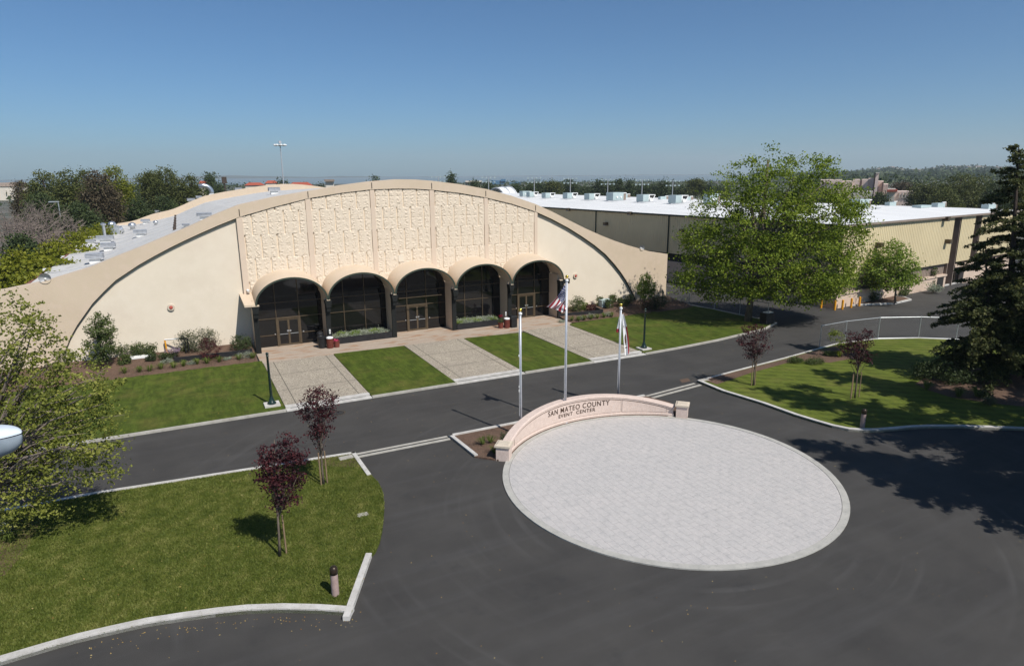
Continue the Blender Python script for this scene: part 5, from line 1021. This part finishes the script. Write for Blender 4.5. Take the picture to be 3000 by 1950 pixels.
# bare trees
def grow(mb, p, d, L, r, lv):
    q = p+d*L; m_ = (p+q)/2+rng.normal(size=3)*L*.06; mb.path([p, m_, q], [r, r*.85, r*.68], 4 if lv < 3 else 3)
    if lv >= 7: return
    for _ in range(3):
        n_ = d+rng.normal(size=3)*np.array([.62, .62, .42]); n_[2] += .05; n_ /= np.linalg.norm(n_); grow(mb, q, n_, L*rng.uniform(.68, .86), max(.018, r*.60), lv+1)
for lab, px, yt, dd in (('wide bare branched brown tree at the left edge beyond the green row', 85, 582, 98), ('bare branched brown tree cut by the left picture edge', 5, 562, 106)):
    b = far(px, dd); t = thing('bare_tree', lab, 'tree', b, 'bare trees left of the hall'); mb = MB(); H = TP(px, yt, b)[2]
    for a_ in np.linspace(0, 6.283, 7)[:-1]: grow(mb, b+np.array([0, 0, H*.12]), np.array([math.cos(a_)*.75, math.sin(a_)*.75, .62]), H*.27, .20, 2)
    mb.tube(b, b+np.array([0, 0, H*.16]), .4, .3); mb.build('trunk', M['bark_pale'], t)
ftree('large_tree', 'dark leafy tree low behind the bare branches at the left edge', 25, 90, 690, 84, 'dark_tree', group=GL, dens=2)
b = far(158, 118); z = TP(155, 592, b)[2]; t = thing('street_lamp', 'thin grey street lamp among the trees at left', 'street lamp', b); MB().tube(b, (b[0], b[1], z), .10, .07).build('pole', M['galv'], t); MB().box((b[0]-.5, b[1], z+.05), (1.3, .3, .15)).build('head', M['galv'], t)
# tall mast light behind the hall
b = far(829, 150); z = TP(823.5, 418, b)[2]; t = thing('mast_light', 'very tall white mast with a ring of lamps behind the hall roof', 'mast light', b)
MB().tube(b, (b[0], b[1], z), .17, .09, 10).build('mast', M['vent'], t)
r_ = MB(); r_.tube((b[0], b[1], z-.6), (b[0], b[1], z-.45), .6, n=12); r_.build('ring', M['galv'], t)
for a in np.linspace(0, 6.283, 9)[:-1]: MB().ball((b[0]+1.05*math.cos(a), b[1]+1.05*math.sin(a), z-.5), .30, 8, .7).build('lamp', M['white'], t)
MB().box((b[0], b[1], z+.1), (.5, .5, .5)).build('top_box', M['vent'], t)
b = far(656, 210); z = TP(656, 528, b)[2]; t = thing('floodlight', 'dark floodlight on a post behind the left part of the roof', 'floodlight', b); MB().tube(b, (b[0], b[1], z), .2).build('pole', M['bark_dark'], t); MB().box((b[0], b[1], z+.0), (1.3, .8, 1.9)).build('head', M['bark_dark'], t)
for i, (px, y) in enumerate(((1284, 518), (1431, 520), (1565, 521), (1671, 523), (1781, 526), (1882, 527), (1972, 530))):
    b = far(px, 250); z = TP(px, y, b)[2]; lab = ['sports field light just over the crest of the hall roof', 'sports field light in front of the blue office towers', 'sports field light at the left end of the white roof', 'second sports field light along the white roof', 'sports field light behind the big boxy rooftop unit', 'sports field light right of the boxy rooftop unit', 'sports field light nearest the big leafy tree'][i]
    t = thing('sports_light', lab, 'sports light', b, 'sports field lights behind the white roof'); MB().tube(b, (b[0], b[1], z), .20, .14, 8).build('pole', M['vent'], t)
    c = MB()
    for dz in (0, -1.6): c.box((b[0], b[1], z+dz), (5.0, .12, .12), -TH)
    c.build('crossarm', M['galv'], t)
    for dz in (0, -1.6):
        for q in (-2.3, -.8, .8, 2.3): MB().box((b[0]+q*ct, b[1]-q*st, z+dz-.05), (.5, .4, .5), -TH).build('lamp', M['hvac'], t)
# skyline trees behind the white roof
SK = 'skyline trees behind the white roof'
sky = [(1322, 30, 511, 'col', 'dark conifer on the skyline just over the hall crest'), (1391, 16, 531, 'col', 'small skyline tree in front of the low white building'), (1428, 40, 534, 'round', 'skyline tree at the foot of the left blue tower'), (1510, 28, 539, 'round', 'skyline tree in front of the right blue tower'), (1552, 26, 541, 'col', 'skyline tree left of the first roof unit'), (1572, 36, 533, 'round', 'skyline tree behind the third sports light'), (1593, 22, 542, 'round', 'round dark skyline tree over the second roof unit'), (1622, 44, 534, 'airy', 'airy skyline tree left of the fourth sports light'), (1668, 42, 529, 'round', 'tall skyline tree behind the fourth sports light'), (1715, 60, 551, 'round', 'low light green skyline trees mass left of the tall pair'), (1757, 34, 530, 'round', 'tall dark skyline tree left of the boxy roof unit'), (1787, 26, 536, 'round', 'dark skyline tree behind the fifth sports light'), (1815, 22, 526, 'col', 'pointed dark skyline tree right of the boxy roof unit'), (1846, 18, 532, 'col', 'narrow pointed skyline tree right of the pointed dark one'), (1884, 56, 540, 'round', 'wide dark skyline tree behind the sixth sports light'), (1913, 22, 541, 'round', 'skyline tree between the sixth and seventh sports lights'), (1936, 16, 543, 'col', 'small pointed skyline tree left of the slim cypress'), (1949, 12, 533, 'col', 'slim cypress on the skyline near the seventh sports light'), (1972, 46, 549, 'round', 'low wide skyline tree behind the seventh sports light'), (2003, 18, 545, 'round', 'small round skyline tree right of the seventh sports light'), (2040, 48, 528, 'airy', 'tall airy skyline tree left of the big leafy tree'), (2078, 16, 543, 'col', 'small skyline tree touching the big leafy tree'), (2110, 60, 548, 'round', 'dark skyline tree behind the big leafy tree')]
for px, w_, y, kd, lab in sky: ftree('skyline_tree', lab, px, w_, y, 300 if kd != 'round' else 330, 'dark_tree' if kd != 'airy' else 'euc', kd, SK, 1.2)
tl = MB(); C_ = []
for px in np.linspace(1250, 3100, 900): p = far(px+random.uniform(-3, 3), random.uniform(420, 1100)); C_.append((p[0], p[1], random.uniform(.2, 1.6) if px < 2380 else random.uniform(1.5, 9)))
for px in np.linspace(-300, 900, 420): p = far(px, random.uniform(380, 900)); C_.append((p[0], p[1], random.uniform(1, 4.5)))
C_ = np.repeat(np.array(C_), 12, 0); C_ = C_+rng.normal(size=C_.shape)*np.array([2.6, 2.6, 1.3]); C_[:, 2] = np.abs(C_[:, 2]); tag(qmesh('far_woods', quads(C_, 1.9, .4, .8), M['dark_tree']), kind='stuff')
# red roofed houses and other buildings over the hall roof
def house(name, label, px0, px1, yr, ye, dist, wallm='cream', roofm='redroof', group=None, win=3):
    a, b = far(px0, dist), far(px1, dist); c = (a+b)/2; d = (b-a); Lh = np.linalg.norm(d); d = d/Lh; nn = np.array([-d[1], d[0], 0]); D_ = Lh*.45
    ze = TP((px0+px1)/2, ye, c)[2]; zr_ = TP((px0+px1)/2, yr, c)[2]; t = thing(name, label, 'house', c, group); o = lambda x, y, z: c+d*x+nn*y+np.array([0, 0, z]); h = Lh/2
    mb = MB(); mb.hexa([o(-h, 0, 0), o(h, 0, 0), o(h, D_, 0), o(-h, D_, 0), o(-h, 0, ze), o(h, 0, ze), o(h, D_, ze), o(-h, D_, ze)]); mb.build('wall', M[wallm], t)
    mb = MB(); e = .06*Lh; mb.add([o(-h-e, -e, ze), o(h+e, -e, ze), o(h+e, D_+e, ze), o(-h-e, D_+e, ze), o(-h*.62, D_/2, zr_), o(h*.62, D_/2, zr_)], [(0, 1, 5, 4), (1, 2, 5), (2, 3, 4, 5), (3, 0, 4), (3, 2, 1, 0)]); mb.build('roof', M[roofm], t)
    for i in range(win): x = -h+Lh*(i+.5)/win; mb = MB(); mb.hexa([o(x-Lh*.05, -.06, ze*.62), o(x+Lh*.05, -.06, ze*.62), o(x+Lh*.05, .05, ze*.62), o(x-Lh*.05, .05, ze*.62), o(x-Lh*.05, -.06, ze*.88), o(x+Lh*.05, -.06, ze*.88), o(x+Lh*.05, .05, ze*.88), o(x-Lh*.05, .05, ze*.88)]); mb.build('window', M['glass'], t)
    return t
RH = 'red roofed houses behind the hall'
house('red_roof_house', 'red roofed house partly behind the olive trees left of the bent duct', 580, 606, 530, 541, 260, group=RH); house('red_roof_house', 'long low red roofed house left of the mast light', 716, 772, 535, 543, 270, group=RH); house('red_roof_house', 'taller red roofed house just left of the mast light', 776, 812, 529, 537, 280, group=RH); house('red_roof_house', 'wide red roofed house right of the mast light', 844, 914, 534, 545, 270, group=RH)
t = thing('roof_tower', 'small boxy tower with flat dark cap over the hall roof', 'building', far(964, 260)); mb = MB(); fbox(mb, 952, 977, 531, None, 260, 5); mb.build('wall', M['cream'], t); mb = MB(); fbox(mb, 949, 979, 526, 532, 259, 6); mb.build('cap', M['band'], t)
LT = 'trees around the red roofed houses'
for a in (('left slim cypress of three beside the bent duct', 606, 12, 514, 230, 'dark_tree', 'col'), ('middle slim cypress of three beside the bent duct', 615, 12, 511, 232, 'dark_tree', 'col'), ('right slim cypress of three beside the bent duct', 623, 11, 512, 234, 'dark_tree', 'col'), ('round green tree right of the three cypresses', 638, 28, 534, 220, 'dark_tree', 'round'), ('dark tree left of the foot of the mast light', 820, 18, 526, 240, 'dark_tree', 'round'), ('dark tree right of the foot of the mast light', 835, 16, 528, 240, 'dark_tree', 'round'), ('dark tree between the wide red roof and the boxy tower', 933, 28, 531, 240, 'dark_tree', 'round'), ('tiny dark treetop over the hall roof crest left', 1098, 14, 519, 300, 'dark_tree', 'round')): ftree('cypress_tree' if a[6] == 'col' else 'small_far_tree', *a, group=LT)
t = thing('white_building', 'low white flat roofed building behind the hall crest', 'building', far(1385, 420)); mb = MB(); fbox(mb, 1363, 1412, 530, None, 420, 14); mb.build('wall', M['cream'], t); mb = MB(); fbox(mb, 1362, 1413, 534, 537, 419, 1); mb.build('window', M['glass'], t)
for px0, px1, y0, s0, s1, ys, lab in ((1437, 1481, 529, 1467, 1481, 525, 'larger blue glass office tower on the skyline'), (1490, 1527, 536, 1510, 1524, 533, 'smaller blue glass office tower on the skyline')):
    t = thing('office_tower', lab, 'office tower', far((px0+px1)/2, 900), 'blue office towers'); mb = MB(); fbox(mb, px0, px1, y0, None, 900, 30); mb.build('wall', M['blueglass'], t); mb = MB(); fbox(mb, s0, s1, ys, y0+2, 898, 26); mb.build('upper_storey', M['blueglass'], t)
# white vaulted tent hall
a, b = far(1453, 190), far(1490, 196); t = thing('vaulted_tent', 'white ribbed vaulted roof behind the right shoulder of the hall', 'tent', (a+b)/2); V = []; F = []; d = (b-a); zt_ = TP(1470, 549, a)[2]; nn = np.array([-d[1], d[0], 0]); nn /= np.linalg.norm(nn)
for i in range(9):
    for j in range(13): an = math.pi*j/12; V.append(a+d*(i/8)-nn*4*math.cos(an)+np.array([0, 0, zt_*math.sin(an)**.8*(1 if i else .97)]))
for i in range(8):
    for j in range(12): q = i*13+j; F.append((q, q+1, q+14, q+13))
raw('skin', V, F, M['tent'], t, smooth=True); mb = MB()
for i in (0, 4, 8): mb.path([V[i*13+j]+np.array([0, 0, .1]) for j in range(13)], .25, 5)
mb.build('rib', M['vent'], t)
# pink building with towers, right
pk = thing('pink_building', 'pink stepped building with tower rising beyond the warehouse', 'building', far(2500, 300)); wg = ((2405, 2470, 527), (2470, 2500, 531), (2500, 2520, 526), (2526, 2545, 526), (2545, 2562, 523), (2574, 2590, 531), (2590, 2605, 540))
for i, (p0, p1, y) in enumerate(wg): mb = MB(); fbox(mb, p0, p1, y, None, 300+i*.7, 20); mb.build('wing', M['pink'], pk)
for p0, p1, y in ((2519, 2527, 529), (2561, 2567, 512), (2586, 2591, 534)): mb = MB(); fbox(mb, p0, p1, y, None, 301.5, 18); mb.build('dark_recess', M['pinkdark'], pk)
mb = MB(); fbox(mb, 2565, 2574, 507, None, 299, 4); mb.build('tower', M['pink'], pk); mb = MB(); fbox(mb, 2564, 2575, 505, 508, 298.5, 5); mb.build('tower_cap', M['cream'], pk)
mb = MB(); fbox(mb, 2500, 2562, 561, None, 285, 10); mb.build('front_wing', M['cream'], pk); 
for q in range(9): mb = MB(); fbox(mb, 2412+q*9, 2415+q*9, 536, 541, 299.5, .5); mb.build('window', M['pinkdark'], pk)
t = thing('pink_low_building', 'low pink building with red roof end in front of the dark trees', 'building', far(2660, 270)); mb = MB(); fbox(mb, 2612, 2722, 561, None, 270, 12); mb.build('wall', M['pink'], t); mb = MB(); fbox(mb, 2604, 2628, 553, None, 268, 8); mb.build('gable_wing', M['cream'], t); mb = MB(); fbox(mb, 2603, 2634, 556, 562, 266, 8); mb.build('roof', M['redroof'], t)
for q in range(8): mb = MB(); fbox(mb, 2640+q*9, 2643+q*9, 565, 580, 269.6, .5); mb.build('window', M['cream'], t)
RT = 'dark trees behind the right end of the warehouse'
for a in (('airy brown tree left of the dark trees at right', 2648, 60, 540, 300, 'euc2', 'airy'), ('dark tree over the low pink building', 2700, 60, 536, 240, 'euc', 'round'), ('dark olive tree left in the right hand tree group', 2740, 80, 530, 220, 'euc', 'round'), ('broad dark tree, tallest of the right hand tree group', 2815, 120, 508, 200, 'euc', 'round'), ('broad dark tree right of the tallest in the right hand group', 2875, 100, 512, 205, 'euc', 'round'), ('lower dark tree in front of the right hand group', 2780, 80, 548, 185, 'euc', 'round'), ('lower dark tree partly behind the conifer top', 2930, 90, 530, 190, 'dark_tree', 'round'), ('dark tree at the right picture edge behind the conifer', 2990, 90, 515, 200, 'euc', 'round'), ('green bush tree in front of the pink tower building', 2585, 40, 566, 230, 'dark_tree', 'round'), ('dark tree behind the big leafy tree top at right', 2410, 60, 552, 240, 'dark_tree', 'round')): ftree('dark_far_tree', *a, group=RT, dens=1.4)
# hills
def hill(name, prof_, dist, back, m, jit, foot=.75):
    px = np.linspace(prof_[0][0], prof_[-1][0], 160); V = []; F = []; n = len(px)
    zr_ = [max(1, TP(x, np.interp(x, [q[0] for q in prof_], [q[1] for q in prof_]), far(x, dist))[2]) for x in px]
    rows = [(foot, 0), (foot+.1*(1-foot)/.25, .25), (foot+.6*(1-foot), .62), (1, 1), (1+back*.4, .8), (1+back, 0)]
    for s, hh in rows:
        for x, z in zip(px, zr_): p = far(x, dist*s); V.append((p[0], p[1], max(-1, z*hh+(random.uniform(-jit, jit) if 0 < hh else -1))))
    for r_ in range(len(rows)-1):
        for i in range(n-1): a = r_*n+i; F.append((a, a+1, a+n+1, a+n))
    return tag(raw(name, V, F, m, smooth=True), kind='structure'), px, zr_
hill('mountain_range', ((-700, 521), (-200, 527), (200, 528), (440, 522), (560, 517), (680, 513.5), (760, 516.5), (850, 517), (930, 519), (1000, 516), (1100, 517), (1190, 522), (1300, 525), (1600, 527), (2000, 526), (2400, 520)), 6300, .15, M['mount'], 2, .9)
hp = ((2200, 545), (2330, 538), (2409, 527), (2484, 513), (2539, 504), (2610, 496), (2652, 505), (2707, 505), (2753, 494), (2800, 496), (2846, 493), (2938, 499), (3010, 494), (3200, 500), (3500, 510))
o, hpx, hz = hill('hillside', hp, 2700, .3, M['hill'], 5, .45)
C_ = []
for q in range(3400):
    x = random.uniform(2210, 3200); s = random.uniform(.46, 1.01); z = float(np.interp(x, hpx, hz)); hh = float(np.interp(s, (.45, .67, .78, 1.0), (0, .25, .62, 1))); p = far(x, 2700*s); C_.append((p[0], p[1], z*hh+random.uniform(-2, 5)))
C_ = np.repeat(np.array(C_), 7, 0)+rng.normal(size=(len(C_)*7, 3))*np.array([9, 9, 4]); tag(qmesh('hillside_woods', quads(C_, 8, .4, .8), M['dark_tree']), kind='stuff')
hm = MB(); hm.box((0, 0, 3), (12, 9, 6)); hv = None
proto = None
for i in range(34):
    x = random.uniform(2560, 2980); s = random.uniform(.80, .985); z = float(np.interp(x, hpx, hz))*float(np.interp(s, (.45, .67, .78, 1.0), (0, .25, .62, .99))); p = far(x, 2700*s*.985); p[2] = z+5.5
    if proto is None:
        proto = thing('hillside_house', 'small pale house among the trees on the distant right hand hill', 'house', p, 'houses on the distant hill'); P0 = p.copy()
        MB().box(p+np.array([0, 0, 0]), (15, 10, 7)).build('wall', M['white'], proto); r_ = MB(); r_.add([p+np.array(q) for q in ((-8, -5.6, 3.5), (8, -5.6, 3.5), (8, 5.6, 3.5), (-8, 5.6, 3.5), (-7, 0, 5.6), (7, 0, 5.6))], [(0, 1, 5, 4), (1, 2, 5), (2, 3, 4, 5), (3, 0, 4)]); r_.build('roof', M['band'], proto)
    else: dup(proto, p)
FL = 'pale houses at the far left'
pr = None
for i, (x, dd, h) in enumerate(((-20, 520, 9), (5, 560, 11), (18, 500, 8), (30, 540, 10), (42, 600, 11), (52, 520, 7), (-60, 560, 10))):
    p = far(x, dd)
    if pr is None:
        pr = thing('pale_house', 'pale house in the small cluster at the far left skyline', 'house', p, FL); MB().box(p+np.array([0, 0, 4]), (9, 8, 8)).build('wall', M['cream'], pr); r_ = MB(); r_.add([p+np.array(q) for q in ((-5, -4.5, 8), (5, -4.5, 8), (5, 4.5, 8), (-5, 4.5, 8), (-4, 0, 10), (4, 0, 10))], [(0, 1, 5, 4), (1, 2, 5), (2, 3, 4, 5), (3, 0, 4)]); r_.build('roof', M['band'], pr)
    else: dup(pr, p)
# parked vans glimpsed between the left trees
def van(label, px, dist, rz):
    p = far(px, dist); t = thing('parked_van', label, 'van', p, 'white vans beyond the hall'); c, s = math.cos(rz), math.sin(rz)
    mb = MB(); mb.box(p+np.array([0, 0, 1.25]), (4.9, 1.95, 1.7), rz, .94); mb.build('body', M['white'], t); mb = MB(); mb.box(p+np.array([-.2*c, -.2*s, 1.75]), (4.2, 1.98, .5), rz, .97); mb.build('window', M['glass'], t)
    for a, b_ in ((1.5, .9), (-1.5, .9), (1.5, -.9), (-1.5, -.9)): q = p+np.array([a*c-b_*s, a*s+b_*c, .36]); n_ = np.array([-s, c, 0]); mb = MB(); mb.tube(q-n_*.1, q+n_*.1, .36, n=12); mb.build('wheel', M['black_plastic'], t)
van('white van parked behind the far eave, left of its companion', 427, 150, .3); van('white van parked behind the far eave, right of its companion', 450, 155, .5)

a_, b_ = [far(x, 1150) for x in np.linspace(-900, 2250, 30)], [far(x, 8600) for x in np.linspace(2250, -900, 30)]
tag(raw('bay_water', [(p[0], p[1], -.03) for p in a_+b_], [tuple(range(60))], M['water']), kind='structure')
HAZE = 0.00014; DENOISE = True
# ------------------------------------------------------------------ light, sky, camera
az = R(106.5); el = R(50)
sun_dir = np.array([-math.cos(az)*math.cos(el), -math.sin(az)*math.cos(el), math.sin(el)])
sl = bpy.data.lights.new('sun', 'SUN'); sl.energy = 5.0; sl.angle = R(.5); sl.color = (1, .958, .89); so = bpy.data.objects.new('sun', sl); COL.objects.link(so)
so.rotation_euler = Vector(tuple(-sun_dir)).to_track_quat('-Z', 'Y').to_euler(); so.location = (0, -20, 60)
w = bpy.data.worlds.new('World'); SC.world = w; w.use_nodes = True; nt = w.node_tree
sk = nt.nodes.new('ShaderNodeTexSky'); sk.sky_type = 'NISHITA'; sk.sun_disc = False; sk.sun_elevation = el; sk.sun_rotation = math.atan2(sun_dir[0], sun_dir[1])
sk.altitude = 10; sk.air_density = .8; sk.dust_density = .6; sk.ozone_density = 9
tn = nt.nodes.new('ShaderNodeMix'); tn.data_type = 'RGBA'; tn.blend_type = 'MULTIPLY'; tn.inputs[0].default_value = 1; tn.inputs[7].default_value = (.80, 1, 1.02, 1)
nt.links.new(sk.outputs[0], tn.inputs[6]); nt.links.new(tn.outputs[2], nt.nodes['Background'].inputs['Color']); nt.nodes['Background'].inputs['Strength'].default_value = .086
if HAZE:
    hz = MB(); hz.box((0, 3600, 120), (15000, 8200, 250)); hm = bpy.data.materials.new('haze'); hm.use_nodes = True; nt = hm.node_tree
    nt.nodes.remove(nt.nodes['Principled BSDF']); pv = nt.nodes.new('ShaderNodeVolumePrincipled'); pv.inputs['Color'].default_value = (.84, .95, 1, 1); pv.inputs['Density'].default_value = HAZE
    pv.inputs['Anisotropy'].default_value = .1; nt.links.new(pv.outputs[0], nt.nodes['Material Output'].inputs['Volume'])
    tag(raw('haze', hz.V, hz.F, hm), kind='stuff')
cd = bpy.data.cameras.new('camera'); co = bpy.data.objects.new('camera', cd); COL.objects.link(co); SC.camera = co
cd.sensor_fit = 'HORIZONTAL'; cd.angle_x = 2*math.atan(1500/FPX); cd.clip_start = .3; cd.clip_end = 30000
co.matrix_world = Matrix(((CR[0], CU[0], -CF[0], CAM[0]), (CR[1], CU[1], -CF[1], CAM[1]), (CR[2], CU[2], -CF[2], CAM[2]), (0, 0, 0, 1)))
vs = SC.view_settings; vs.view_transform = 'Standard'; vs.look = 'None'; vs.exposure = 0.08; vs.gamma = 1; vs.use_curve_mapping = False
SC.cycles.use_denoising = DENOISE; SC.cycles.max_bounces = 6; SC.cycles.volume_bounces = 0
